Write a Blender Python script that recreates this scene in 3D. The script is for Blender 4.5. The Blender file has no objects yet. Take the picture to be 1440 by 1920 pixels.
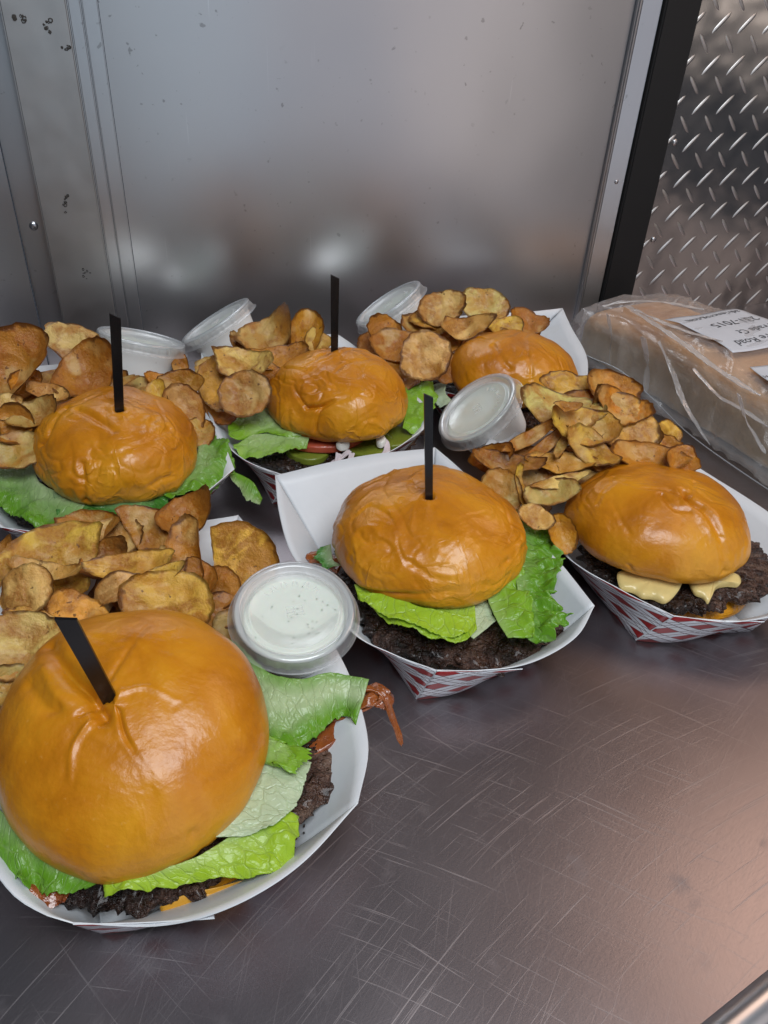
import bpy, bmesh, math, random
import numpy as np
from mathutils import Vector, Matrix, noise
random.seed(7)
S = bpy.context.scene
COL = S.collection
# ------------------------------------------------------------------ camera
F = 1500.0; HC = 35.0                                  # focal length (px at 1920 high), camera height (cm)
dn = np.array([-120.0, 2040.0, F]); dn /= np.linalg.norm(dn)
UP = -dn
fw = np.array([0, 0, 1.0]); YA = fw - fw.dot(UP)*UP; YA /= np.linalg.norm(YA)
XA = np.cross(YA, UP)
def cam2w(c):
    c = np.array(c, float); return np.array([c.dot(XA), c.dot(YA), c.dot(UP)])
CP = np.array([0, 0, HC])
def at(px, py, z=0.0):                                  # point of the place (cm) at height z
    w = cam2w([px-720, py-960, F]); return Vector(CP + w*((z-HC)/w[2]))
cam = bpy.data.objects.new('camera', bpy.data.cameras.new('camera')); COL.objects.link(cam)
R_, D_, F_ = cam2w([1,0,0]), cam2w([0,1,0]), cam2w([0,0,1])
M = Matrix(((R_[0], -D_[0], -F_[0], 0), (R_[1], -D_[1], -F_[1], 0), (R_[2], -D_[2], -F_[2], HC/100), (0,0,0,1)))
cam.matrix_world = M
cam.data.sensor_fit = 'VERTICAL'; cam.data.sensor_height = 36; cam.data.lens = 36*F/1920
cam.data.clip_start = .01; cam.data.clip_end = 50
S.camera = cam
S.render.resolution_x = 768; S.render.resolution_y = 1024
# ------------------------------------------------------------------ light
S.view_settings.view_transform = 'Standard'; S.view_settings.look = 'None'
S.view_settings.exposure = 0.1; S.view_settings.gamma = 1
wd = bpy.data.worlds.new('World'); S.world = wd; wd.use_nodes = True
wd.node_tree.nodes['Background'].inputs[0].default_value = (.60, .70, .9, 1)
wd.node_tree.nodes['Background'].inputs[1].default_value = .05
def area(name, loc, target, sx, sy, power, color, spread=180):
    l = bpy.data.lights.new(name, 'AREA'); l.shape = 'RECTANGLE'; l.size = sx; l.size_y = sy
    l.energy = power; l.color = color; l.spread = math.radians(spread)
    o = bpy.data.objects.new(name, l); COL.objects.link(o); o.location = loc
    o.rotation_euler = (Vector(target)-Vector(loc)).to_track_quat('-Z', 'Y').to_euler(); return o
area('hatch_daylight', (.22, -.26, 1.25), (0, .42, 0), .80, .55, 14.2, (.90, .95, 1))
# service window opposite the wall: three panes of differing daylight
WC = Vector((1.41, -.95, .42)); WD = Vector((.81, .59, 0)).normalized()     # along the window, towards the right
for nm, o0, w_, p_, c_ in (('window_pane_cool', -.68, .74, 3.9, (.70, .86, 1)), ('window_pane_dim', -.04, .50, 1.15, (.86, .82, 1)), ('window_pane_warm', .33, .22, 2.9, (1, .87, .80))):
    c0 = WC+WD*o0; area(nm, c0, (c0.x-.59, c0.y+.81, c0.z), w_, 2.1, p_, c_)
area('plate_reflection_light', (1.67, .22, .50), (.35, .92, .22), .34, .62, .8, (1, .84, .74))  # added warm light out of view, gives the tread plate something to reflect
area('warm_lamp', (.75, .62, .95), (.25, .2, 0), .5, .35, 2.0, (1, .66, .48))
# ------------------------------------------------------------------ materials
def mat(name):
    m = bpy.data.materials.new(name); m.use_nodes = True
    nt = m.node_tree; b = nt.nodes['Principled BSDF']; return m, nt, b
class N:
    def __init__(s, nt): s.nt = nt
    def n(s, t, **kw):
        x = s.nt.nodes.new(t)
        for k, v in kw.items():
            if k.startswith('i_'):
                key = k[2:]; key = int(key) if key.isdigit() else key.replace('_', ' ')
                x.inputs[key].default_value = v
            else: setattr(x, k, v)
        return x
    def l(s, a, b): s.nt.links.new(a, b)
    def coord(s, kind='Object', scale=(1,1,1), rot=(0,0,0), src=None):
        if src is None: src = s.n('ShaderNodeTexCoord').outputs[kind]
        mp = s.n('ShaderNodeMapping'); mp.inputs['Scale'].default_value = scale; mp.inputs['Rotation'].default_value = rot
        s.l(src, mp.inputs[0]); return mp.outputs[0]
    def noise(s, vec, scale, detail=4, rough=.55, dist=0):
        x = s.n('ShaderNodeTexNoise'); x.inputs['Scale'].default_value = scale; x.inputs['Detail'].default_value = detail
        x.inputs['Roughness'].default_value = rough; x.inputs['Distortion'].default_value = dist; s.l(vec, x.inputs['Vector']); return x.outputs['Fac']
    def ramp(s, fac, stops):
        x = s.n('ShaderNodeValToRGB'); e = x.color_ramp.elements
        while len(e) < len(stops): e.new(.5)
        for q, (p, c) in zip(e, stops):
            q.position = p; q.color = (c, c, c, 1) if isinstance(c, (int, float)) else (*c, 1)
        s.l(fac, x.inputs[0]); return x.outputs[0]
    def mix(s, fac, a, b, mode='MIX'):
        x = s.n('ShaderNodeMix', data_type='RGBA', blend_type=mode)
        for k, v in ((0, fac), (6, a), (7, b)):
            if hasattr(v, 'is_output'): s.l(v, x.inputs[k])
            else: x.inputs[k].default_value = v if k == 0 else (*v, 1)[:4]
        return x.outputs[2]
    def math(s, op, a, b=0, c=0):
        x = s.n('ShaderNodeMath', operation=op)
        for k, v in enumerate((a, b, c)):
            if hasattr(v, 'is_output'): s.l(v, x.inputs[k])
            else: x.inputs[k].default_value = v
        return x.outputs[0]
    def bump(s, h, strength, dist, normal=None):
        x = s.n('ShaderNodeBump'); x.inputs['Strength'].default_value = strength; x.inputs['Distance'].default_value = dist
        s.l(h, x.inputs['Height'])
        if normal is not None: s.l(normal, x.inputs['Normal'])
        return x.outputs[0]
    def attr(s, name): return s.n('ShaderNodeAttribute', attribute_name=name).outputs['Fac']
def setp(b, **k):
    for a, v in k.items(): b.inputs[a.replace('_', ' ')].default_value = v

def metal_table():
    m, nt, b = mat('scratched_steel'); q = N(nt); b.inputs['Metallic'].default_value = 1
    base = q.coord('Object')
    # warp so that long scratches bend a little
    w = q.n('ShaderNodeTexNoise'); w.inputs['Scale'].default_value = 2.2; q.l(base, w.inputs['Vector'])
    sc = q.n('ShaderNodeVectorMath', operation='SCALE'); sc.inputs['Scale'].default_value = .10; q.l(w.outputs['Color'], sc.inputs[0])
    ad = q.n('ShaderNodeVectorMath', operation='ADD'); q.l(base, ad.inputs[0]); q.l(sc.outputs[0], ad.inputs[1]); wv = ad.outputs[0]
    tot = None; fine = None
    for i, (ang, lo, thr, fr) in enumerate([(58, 3.0, .70, 420), (66, 2.5, .71, 600), (84, 3, .70, 500), (100, 2.5, .72, 460), (22, 3.5, .755, 380), (140, 4, .76, 520), (45, 3, .71, 520)]):
        rt = q.coord(src=wv, rot=(0, 0, -math.radians(ang)))
        v = q.coord(src=rt, scale=(lo*4.5, fr*2.1, 1))
        n1 = q.noise(v, 1, 1, .5)
        line = q.ramp(n1, [(thr-.035, 0), (thr+.02, 1)])
        msk = q.ramp(q.noise(q.coord(src=base, scale=(1, 1, 1), rot=(0, 0, i)), 7+i, 2), [(.42, .12), (.66, 1)])
        line = q.math('MULTIPLY', line, msk)
        tot = line if tot is None else q.math('MAXIMUM', tot, line)
        f1 = q.noise(q.coord(src=rt, scale=(12, 900, 1)), 1, 2, .6)
        fine = f1 if fine is None else q.math('ADD', fine, f1)
    fine = q.math('MULTIPLY', fine, 1/7)
    tot = q.math('MULTIPLY', tot, .5)
    # sweeping arcs left by wiping: rings round two points on the counter
    for ci, (cx, cy, fr, ka, thr) in enumerate(((.42, -.16, 900, 5, .655), (-.12, -.25, 800, 6, .675), (.30, .62, 900, 6, .685))):
        sb = q.n('ShaderNodeVectorMath', operation='SUBTRACT'); q.l(base, sb.inputs[0]); sb.inputs[1].default_value = (cx, cy-.3, 0)
        ln = q.n('ShaderNodeVectorMath', operation='LENGTH'); q.l(sb.outputs[0], ln.inputs[0])
        sp = q.n('ShaderNodeSeparateXYZ'); q.l(sb.outputs[0], sp.inputs[0]); an = q.math('ARCTAN2', sp.outputs[1], sp.outputs[0])
        cb = q.n('ShaderNodeCombineXYZ'); q.l(q.math('MULTIPLY', ln.outputs['Value'], fr), cb.inputs[0]); q.l(q.math('MULTIPLY', an, ka), cb.inputs[1])
        line = q.ramp(q.noise(cb.outputs[0], 1, 2, .6), [(thr-.03, 0), (thr+.02, 1)])
        msk = q.ramp(q.noise(base, 6+ci, 2), [(.38, .15), (.56, 1)])
        tot = q.math('MAXIMUM', tot, q.math('MULTIPLY', line, msk))
    big = q.noise(base, 6, 3)
    col = q.mix(q.ramp(big, [(.3, 0), (.7, 1)]), (.30, .272, .288), (.385, .352, .368))
    col = q.mix(q.math('MULTIPLY', tot, .2), col, (.75, .70, .67))
    sm = q.ramp(q.noise(base, 38, 3, .6), [(.62, 0), (.75, 1)])
    col = q.mix(q.math('MULTIPLY', sm, .22), col, (.22, .21, .22))
    q.l(col, b.inputs['Base Color'])
    r = q.math('MULTIPLY_ADD', big, .14, .30); r = q.math('MULTIPLY_ADD', tot, .12, r)
    r = q.math('MULTIPLY_ADD', sm, .08, r); q.l(r, b.inputs['Roughness'])
    h = q.math('MULTIPLY_ADD', tot, .13, fine)
    q.l(q.bump(h, .16, .0006), b.inputs['Normal'])
    return m
def metal_wall():
    m, nt, b = mat('aluminium_sheet'); q = N(nt); b.inputs['Metallic'].default_value = .93
    base = q.coord('Object')
    big = q.noise(base, 5, 3); fine = q.noise(base, 260, 3, .7)
    col = q.mix(big, (.46, .46, .475), (.56, .555, .56))
    spots = q.ramp(q.noise(base, 170, 2, .5), [(.70, 0), (.735, 1)])
    spots = q.math('MULTIPLY', spots, q.ramp(q.noise(base, 9, 2), [(.42, 0), (.6, 1)]))
    col = q.mix(q.math('MULTIPLY', spots, .45), col, (.10, .09, .085))
    lines = q.ramp(q.noise(q.coord('Object', scale=(330, 330, 7), rot=(.0, .25, 0)), 1, 1), [(.735, 0), (.76, 1)])
    lines = q.math('MULTIPLY', lines, q.ramp(q.noise(base, 11, 2), [(.5, 0), (.62, 1)]))
    col = q.mix(q.math('MULTIPLY', lines, .3), col, (.75, .75, .76))
    q.l(col, b.inputs['Base Color'])
    r = q.math('MULTIPLY_ADD', big, .08, .26); r = q.math('MULTIPLY_ADD', fine, .05, r)
    q.l(r, b.inputs['Roughness'])
    b1 = q.bump(q.noise(base, 7, 1), .3, .004)
    q.l(q.bump(fine, .08, .0003, b1), b.inputs['Normal'])
    return m
def metal_plain(name, c, rough, bumps=0):
    m, nt, b = mat(name); q = N(nt); b.inputs['Metallic'].default_value = 1
    base = q.coord('Object'); n = q.noise(base, 25, 4, .6)
    q.l(q.mix(n, tuple(x*.8 for x in c), c), b.inputs['Base Color'])
    q.l(q.math('MULTIPLY_ADD', n, .15, rough-.07), b.inputs['Roughness'])
    if bumps: q.l(q.bump(q.noise(base, 14, 2), .5, bumps), b.inputs['Normal'])
    return m
def simple(name, c, rough=.5, nz=0, c2=None, bs=None, **kw):
    m, nt, b = mat(name); q = N(nt); setp(b, Roughness=rough, **kw)
    base = q.coord('Object')
    q.l(q.mix(q.noise(base, nz or 60, 4, .6), c2 or tuple(x*.85 for x in c), c), b.inputs['Base Color'])
    if bs: q.l(q.bump(q.noise(base, bs[0], 3, .6), bs[1], bs[2]), b.inputs['Normal'])
    return m
def bun_mat():
    m, nt, b = mat('glazed_bun_crust'); q = N(nt)
    base = q.coord('Object')
    n = q.noise(base, 28, 5, .62, .4); n2 = q.noise(base, 9, 2)
    f = q.math('MULTIPLY_ADD', n, .6, q.math('MULTIPLY', n2, .5))
    col = q.ramp(f, [(.38, (.38, .115, .002)), (.52, (.57, .205, .005)), (.70, (.70, .305, .012))])
    h = q.ramp(q.attr('h'), [(.0, (.80, .52, .22)), (.10, (.74, .40, .10)), (.22, (1, 1, 1)), (1, (.96, .93, .9))])
    lo = q.ramp(q.attr('h'), [(.0, 1), (.1, .55), (.2, 0)])
    col = q.mix(lo, col, (.66, .38, .12))
    fl = q.ramp(q.noise(base, 300, 3, .7), [(.64, 0), (.74, 1)])
    col = q.mix(q.math('MULTIPLY', fl, .25), col, (.75, .42, .12))
    q.l(col, b.inputs['Base Color'])
    q.l(q.math('MULTIPLY_ADD', q.noise(base, 45, 3), .24, .22), b.inputs['Roughness'])
    setp(b, Coat_Weight=.15, Coat_Roughness=.2, Subsurface_Weight=.03, Subsurface_Scale=.006)
    b.inputs['Subsurface Radius'].default_value = (1, .4, .1)
    bb = q.bump(q.noise(base, 420, 3, .6), .3, .0008)
    b2 = q.bump(q.noise(base, 70, 3, .55), .25, .003, q.bump(q.noise(base, 26, 3, .6, .5), .35, .006, bb))
    wrn = q.noise(base, 40, 3, .5, 1.4); rid = q.math('ABSOLUTE', q.math('SUBTRACT', wrn, .5))
    rid = q.math('POWER', q.math('MAXIMUM', q.math('MULTIPLY_ADD', rid, -9, 1), 0), 1.6)
    oi = q.n('ShaderNodeObjectInfo'); amt = q.n('ShaderNodeSeparateColor'); q.l(oi.outputs['Color'], amt.inputs[0])
    rid = q.math('MULTIPLY', rid, q.math('MULTIPLY', amt.outputs[0], q.ramp(q.noise(base, 20, 2), [(.42, 0), (.6, 1)])))
    q.l(q.bump(rid, .45, .002, b2), b.inputs['Normal'])
    return m
def chip_mat():
    m, nt, b = mat('fried_potato_chip'); q = N(nt)
    base = q.coord('Object'); oi = q.n('ShaderNodeObjectInfo')
    off = q.n('ShaderNodeVectorMath', operation='ADD'); q.l(base, off.inputs[0])
    cb = q.n('ShaderNodeCombineXYZ'); q.l(oi.outputs['Random'], cb.inputs[0]); q.l(oi.outputs['Random'], cb.inputs[1]); q.l(cb.outputs[0], off.inputs[1])
    v = off.outputs[0]
    patch = q.ramp(q.noise(v, 55, 4, .6, .6), [(.43, 0), (.56, 1)])
    fine = q.noise(v, 420, 4, .65)
    tone = oi.outputs['Color']
    brown = q.mix(.85, tone, (.36, .11, .010))
    col = q.mix(patch, tone, brown)
    col = q.mix(q.ramp(fine, [(.35, .0), (.7, .5)]), col, q.mix(.5, tone, (.80, .50, .13)))
    p2 = q.ramp(q.noise(v, 34, 3, .6, 1.0), [(.52, 0), (.60, 1)]); col = q.mix(q.math('MULTIPLY', p2, .55), col, (.58, .25, .025))
    p3 = q.ramp(q.noise(v, 44, 2, .5, .5), [(.56, 0), (.66, 1)]); col = q.mix(q.math('MULTIPLY', p3, .4), col, (.88, .64, .24))
    sp = q.ramp(q.noise(v, 240, 2), [(.68, 0), (.73, 1)])
    col = q.mix(q.math('MULTIPLY', sp, .8), col, (.10, .035, .01))
    en = q.math('MULTIPLY', q.math('MULTIPLY_ADD', q.noise(v, 120, 2), .30, q.attr('edge')), .8)
    e = q.math('MULTIPLY', q.ramp(en, [(.83, 0), (.88, 1)]), q.ramp(q.noise(v, 38, 2), [(.38, .30), (.56, 1)])); e2 = q.ramp(en, [(.60, 0), (.88, 1)])
    col = q.mix(q.math('MULTIPLY', e2, q.math('MULTIPLY', patch, .5)), col, (.50, .20, .03))
    col = q.mix(q.math('MULTIPLY', e, .85), col, (.10, .030, .007))
    q.l(col, b.inputs['Base Color'])
    setp(b, Roughness=.3, Coat_Weight=.12, Coat_Roughness=.18)
    b.inputs['Specular IOR Level'].default_value = .45
    bl = q.bump(q.noise(v, 420, 4, .7), .8, .0014)
    nb = q.bump(q.noise(v, 130, 3, .6), .3, .002, bl); q.l(nb, b.inputs['Normal'])
    tr = q.n('ShaderNodeBsdfTranslucent'); q.l(q.mix(.5, col, (.8, .35, .03)), tr.inputs[0]); mx = q.n('ShaderNodeMixShader'); mx.inputs[0].default_value = .14
    q.l(b.outputs[0], mx.inputs[1]); q.l(tr.outputs[0], mx.inputs[2]); q.l(mx.outputs[0], nt.nodes['Material Output'].inputs[0])
    return m
def leaf_mat():
    m, nt, b = mat('lettuce_leaf'); q = N(nt)
    uv = q.coord('UV'); oi = q.n('ShaderNodeObjectInfo')
    # veins: voronoi edges in leaf space, and branching side veins
    wn = q.n('ShaderNodeTexNoise'); wn.inputs['Scale'].default_value = 1.5; q.l(uv, wn.inputs['Vector'])
    sc = q.n('ShaderNodeVectorMath', operation='SCALE'); sc.inputs['Scale'].default_value = .5; q.l(wn.outputs['Color'], sc.inputs[0])
    ad = q.n('ShaderNodeVectorMath', operation='ADD'); q.l(uv, ad.inputs[0]); q.l(sc.outputs[0], ad.inputs[1])
    mp = q.coord(src=ad.outputs[0], scale=(1.0, .55, 1))
    vo = q.n('ShaderNodeTexVoronoi', feature='DISTANCE_TO_EDGE'); vo.inputs['Scale'].default_value = 1.6; q.l(mp, vo.inputs['Vector'])
    vo2 = q.n('ShaderNodeTexVoronoi', feature='DISTANCE_TO_EDGE'); vo2.inputs['Scale'].default_value = 3.4; q.l(mp, vo2.inputs['Vector'])
    v1 = q.ramp(vo.outputs['Distance'], [(0, 1), (.07, 0)]); v2 = q.ramp(vo2.outputs['Distance'], [(0, 1), (.10, 0)])
    vein = q.math('MAXIMUM', v1, q.math('MULTIPLY', v2, .25))
    g = q.math('MULTIPLY_ADD', q.noise(uv, 1.3, 3), .5, q.math('SUBTRACT', q.attr('g'), .25))
    pale = q.mix(.25, (.66, .76, .48), oi.outputs['Color'])
    col = q.mix(q.ramp(g, [(.05, 0), (.75, 1)]), pale, oi.outputs['Color'])
    col = q.mix(q.math('MULTIPLY', vein, .22), col, (.50, .66, .28))
    q.l(col, b.inputs['Base Color'])
    setp(b, Roughness=.30); b.inputs['Specular IOR Level'].default_value = .5
    hgt = q.math('MULTIPLY_ADD', vein, -1, q.math('MULTIPLY', q.noise(uv, 3, 3), .7))
    nb = q.bump(hgt, .45, .0009); q.l(nb, b.inputs['Normal'])
    tr = q.n('ShaderNodeBsdfTranslucent'); q.l(q.mix(.5, col, (.5, .8, .1)), tr.inputs[0]); q.l(nb, tr.inputs['Normal'])
    mx = q.n('ShaderNodeMixShader'); mx.inputs[0].default_value = .28
    q.l(b.outputs[0], mx.inputs[1]); q.l(tr.outputs[0], mx.inputs[2]); q.l(mx.outputs[0], nt.nodes['Material Output'].inputs[0])
    return m
def patty_mat():
    m, nt, b = mat('seared_beef'); q = N(nt); base = q.coord('Object')
    ws = q.n('ShaderNodeTexNoise'); ws.inputs['Scale'].default_value = 150; ws.inputs['Detail'].default_value = 3; q.l(base, ws.inputs['Vector'])
    sc = q.n('ShaderNodeVectorMath', operation='SCALE'); sc.inputs['Scale'].default_value = .008; q.l(ws.outputs['Color'], sc.inputs[0])
    ad = q.n('ShaderNodeVectorMath', operation='ADD'); q.l(base, ad.inputs[0]); q.l(sc.outputs[0], ad.inputs[1])
    vo = q.n('ShaderNodeTexVoronoi'); vo.inputs['Scale'].default_value = 260; q.l(ad.outputs[0], vo.inputs['Vector'])
    n = q.noise(base, 110, 6, .75); n2 = q.noise(base, 26, 3)
    f = q.math('MULTIPLY_ADD', n2, .75, q.math('MULTIPLY', n, .5))
    f = q.math('MULTIPLY_ADD', vo.outputs['Distance'], -.16, f)
    col = q.ramp(f, [(.38, (.008, .004, .003)), (.53, (.034, .014, .009)), (.66, (.10, .048, .032)), (.80, (.22, .14, .10))])
    q.l(col, b.inputs['Base Color'])
    q.l(q.ramp(q.noise(base, 120, 3), [(.42, .12), (.64, .5)]), b.inputs['Roughness']); setp(b, Coat_Weight=.25, Coat_Roughness=.15)
    bb = q.bump(q.noise(base, 600, 4, .7), .6, .001)
    bc = q.bump(vo.outputs['Distance'], 1.0, -.0030, bb)
    q.l(q.bump(q.noise(base, 120, 5, .7), 1.0, .005, bc), b.inputs['Normal'])
    return m
def paper_mats():
    m, nt, b = mat('white_paperboard'); q = N(nt); base = q.coord('Object')
    n = q.noise(base, 30, 4, .6)
    col = q.mix(n, (.66, .69, .72), (.74, .765, .79))
    gr = q.ramp(q.noise(base, 22, 3, .6), [(.6, 0), (.75, 1)])
    col = q.mix(q.math('MULTIPLY', gr, .3), col, (.55, .53, .45))
    q.l(col, b.inputs['Base Color']); setp(b, Roughness=.42)
    q.l(q.bump(q.noise(base, 60, 3), .2, .002), b.inputs['Normal'])
    m2, nt, b = mat('red_plaid_print'); q = N(nt)
    uv = q.n('ShaderNodeTexCoord').outputs['UV']; sx = q.n('ShaderNodeSeparateXYZ'); q.l(uv, sx.inputs[0])
    u, v = sx.outputs[0], sx.outputs[1]
    A = q.math('ADD', q.math('DIVIDE', u, 3.9), q.math('DIVIDE', v, 1.5)); B = q.math('SUBTRACT', q.math('DIVIDE', u, 3.9), q.math('DIVIDE', v, 1.5))
    fa = q.math('FRACT', q.math('ADD', A, 50)); fb = q.math('FRACT', q.math('ADD', B, 50))
    red = q.math('MULTIPLY', q.math('LESS_THAN', fa, .52), q.math('LESS_THAN', fb, .52))
    def line(x, p, w): return q.math('LESS_THAN', q.math('ABSOLUTE', q.math('SUBTRACT', x, p)), w)
    ln = None
    for x in (fa, fb):
        for p in (.016, .52, .77):
            k = line(x, p, .019); ln = k if ln is None else q.math('MAXIMUM', ln, k)
    col = q.mix(red, (.70, .72, .76), (.30, .014, .016))
    col = q.mix(q.math('MULTIPLY', ln, .9), col, (.060, .015, .022))
    q.l(col, b.inputs['Base Color']); setp(b, Roughness=.38)
    return m, m2
def plastic_mat(name, alpha, tint, rough=.12, gl=.12, tf=.5):
    m, nt, b = mat(name); q = N(nt); nt.nodes.remove(b)
    tr = q.n('ShaderNodeBsdfTransparent'); df = q.n('ShaderNodeBsdfDiffuse'); df.inputs[0].default_value = (*tint, 1)
    tl = q.n('ShaderNodeBsdfTranslucent'); tl.inputs[0].default_value = (*tint, 1)
    gs = q.n('ShaderNodeBsdfGlossy'); gs.inputs['Roughness'].default_value = rough; gs.inputs[0].default_value = (1, 1, 1, 1)
    d2 = q.n('ShaderNodeMixShader'); d2.inputs[0].default_value = tf; q.l(df.outputs[0], d2.inputs[1]); q.l(tl.outputs[0], d2.inputs[2])
    a = q.n('ShaderNodeMixShader'); a.inputs[0].default_value = alpha; q.l(tr.outputs[0], a.inputs[1]); q.l(d2.outputs[0], a.inputs[2])
    fr = q.n('ShaderNodeLayerWeight'); fr.inputs['Blend'].default_value = .35
    g = q.n('ShaderNodeMixShader'); q.l(q.math('MULTIPLY_ADD', fr.outputs['Fresnel'], .22, gl), g.inputs[0])
    q.l(a.outputs[0], g.inputs[1]); q.l(gs.outputs[0], g.inputs[2]); q.l(g.outputs[0], nt.nodes['Material Output'].inputs[0])
    base = q.coord('Object'); nb = q.bump(q.noise(base, 50, 3), .3, .002); q.l(nb, gs.inputs['Normal'])
    return m
M_TABLE, M_WALL = metal_table(), metal_wall()
M_STRIP = metal_plain('galvanised_strip', (.52, .51, .50), .42, .004)
M_EDGE = metal_plain('rolled_steel_edge', (.72, .74, .78), .34)
M_TREAD = metal_plain('tread_plate_aluminium', (.56, .55, .54), .22, .006)
M_BAR = metal_plain('worn_tread_ridge', (.64, .62, .60), .38)
M_RIVET = metal_plain('rivet_steel', (.6, .6, .62), .3)
M_BLACK = simple('black_painted_post', (.004, .004, .0045), .6)
M_PICK = simple('black_plastic_pick', (.008, .008, .009), .22)
M_SCUFF = simple('black_scuff', (.04, .035, .03), .8)
M_BUN, M_CHIP, M_LEAF, M_PATTY = bun_mat(), chip_mat(), leaf_mat(), patty_mat()
M_BUNB = simple('bun_crumb', (.72, .38, .07), .55, 60, (.55, .22, .03), (200, .4, .002))
M_PAPER, M_PRINT = paper_mats()
M_LID = plastic_mat('clear_lid_plastic', .26, (.85, .88, .9), .32, .02)
M_LIDR = plastic_mat('frosted_lid_rim', .50, (.72, .76, .80), .2, .06)
M_CUP = plastic_mat('frosted_cup_plastic', .8, (.95, .96, .96), .3, .02, .35)
M_CUPW = plastic_mat('white_filled_cup', .97, (.93, .94, .92), .3, .02, 0)
M_BAG = plastic_mat('bag_film', .30, (.88, .86, .86), .16, .07)
M_FOLD = plastic_mat('bag_film_fold', .34, (.90, .88, .87), .2, .10)
M_RANCH = simple('ranch_dressing', (.86, .90, .80), .35, 130, (.80, .86, .74), (60, .4, .002), Subsurface_Weight=.1, Subsurface_Scale=.005)
M_SPECK = simple('herb_fleck', (.16, .22, .10), .6)
M_SAUCE = simple('mustard_mayo', (.78, .62, .27), .28, 80, (.72, .55, .20), (90, .4, .002))
M_MAYO = simple('mayonnaise', (.80, .80, .74), .25)
M_CHEESE = simple('melted_cheese', (.70, .34, .03), .35)
M_TOM = simple('tomato_flesh', (.52, .12, .06), .22, 90, (.38, .05, .025), (120, .4, .002), Subsurface_Weight=.1, Subsurface_Scale=.005)
M_PICKLE = simple('pickle_flesh', (.22, .26, .03), .25, 80, (.12, .16, .02), (120, .4, .002))
M_ONION = simple('raw_onion', (.74, .70, .70), .2, 60, (.62, .5, .55))
M_BACON = simple('bacon_lean', (.13, .014, .008), .18, 100, (.42, .13, .03), (160, .6, .003), Coat_Weight=.5)
M_BACONF = simple('bacon_fat', (.42, .13, .022), .25, 160, (.16, .03, .01), (160, .6, .003), Coat_Weight=.5)
def loaf_mat():
    m, nt, b = mat('bread_crust'); q = N(nt); base = q.coord('Object')
    top = q.mix(q.noise(base, 30, 4), (.50, .22, .07), (.80, .50, .24)); side = q.mix(q.noise(base, 60, 5, .7), (.30, .21, .11), (.58, .45, .28))
    hh = q.math('MULTIPLY_ADD', q.noise(base, 22, 3), .3, q.attr('h'))
    q.l(q.mix(q.ramp(hh, [(.72, 0), (.98, 1)]), side, top), b.inputs['Base Color']); setp(b, Roughness=.6)
    q.l(q.bump(q.noise(base, 220, 4, .7), .5, .003), b.inputs['Normal']); return m
M_LOAF = loaf_mat()
M_CRUMB = simple('bread_side', (.66, .58, .42), .7, 60, (.50, .40, .26), (260, .6, .002))
M_LABEL = simple('bag_label', (.70, .72, .77), .4)
M_INK = simple('label_ink', (.05, .05, .06), .5)
M_REDINK = simple('orange_ink', (.75, .12, .02), .5)
M_FLOOR = simple('dark_floor', (.04, .04, .045), .6)
# ------------------------------------------------------------------ mesh helpers (all input in cm)
def mesh(name, V, Fc, mats, uv=None, attrs=None, fm=None, smooth=True, parent=None, origin=None, nflat=0):
    V = [Vector(v) for v in V]
    if origin is None:
        lo = [min(v[i] for v in V) for i in range(3)]; hi = [max(v[i] for v in V) for i in range(3)]
        origin = Vector(((lo[0]+hi[0])/2, (lo[1]+hi[1])/2, lo[2]))
    origin = Vector(origin)
    me = bpy.data.meshes.new(name); me.from_pydata([((v-origin)*.01)[:] for v in V], [], Fc)
    for m in (mats if isinstance(mats, (list, tuple)) else [mats]): me.materials.append(m)
    if smooth: me.polygons.foreach_set('use_smooth', [True]*len(me.polygons))
    if fm: me.polygons.foreach_set('material_index', fm)
    if nflat:
        sm = [True]*len(me.polygons); sm[-nflat:] = [False]*nflat; me.polygons.foreach_set('use_smooth', sm)
    if uv:
        ul = me.uv_layers.new(name='UVMap'); li = [0]*len(me.loops); me.loops.foreach_get('vertex_index', li)
        fl = [c for i in li for c in uv[i]]; ul.data.foreach_set('uv', fl)
    if attrs:
        for k, a in attrs.items():
            at_ = me.attributes.new(k, 'FLOAT', 'POINT'); at_.data.foreach_set('value', a)
    me.update()
    o = bpy.data.objects.new(name, me); COL.objects.link(o)
    o.location = origin*.01
    if parent is not None:
        o.parent = parent; o.location = origin*.01 - WL(parent)
    o['_w'] = list(origin*.01)
    return o
def WL(o): return Vector(o['_w'])
def tag(o, label=None, cat=None, group=None, kind=None):
    for k, v in (('label', label), ('category', cat), ('group', group), ('kind', kind)):
        if v: o[k] = v
    return o
def empty(name, loc, label, cat, group=None):
    o = bpy.data.objects.new(name, None); COL.objects.link(o); o.empty_display_size = .02
    o.location = Vector(loc)*.01; o['_w'] = list(Vector(loc)*.01); return tag(o, label, cat, group)
def spline(P, n, closed=False):
    P = [Vector(p) for p in P]; m = len(P); seg = m if closed else m-1; out = []
    def g(i): return P[i % m] if closed else (P[i] if 0 <= i < m else (P[0]*2-P[1] if i < 0 else P[-1]*2-P[-2]))
    for i in range(seg):
        a, b, c, d = g(i-1), g(i), g(i+1), g(i+2)
        for k in range(16):
            t = k/16; out.append(.5*((2*b)+(-a+c)*t+(2*a-5*b+4*c-d)*t*t+(-a+3*b-3*c+d)*t**3))
    out.append(P[0] if closed else P[-1])
    L = [0]
    for a, b in zip(out, out[1:]): L.append(L[-1]+(b-a).length)
    res = []; j = 0; cnt = n if closed else n-1
    for k in range(n):
        s = L[-1]*k/cnt
        while j < len(L)-2 and L[j+1] < s: j += 1
        d = L[j+1]-L[j]; t = (s-L[j])/d if d > 1e-9 else 0
        res.append(out[j].lerp(out[j+1], min(max(t, 0), 1)))
    return res
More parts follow.
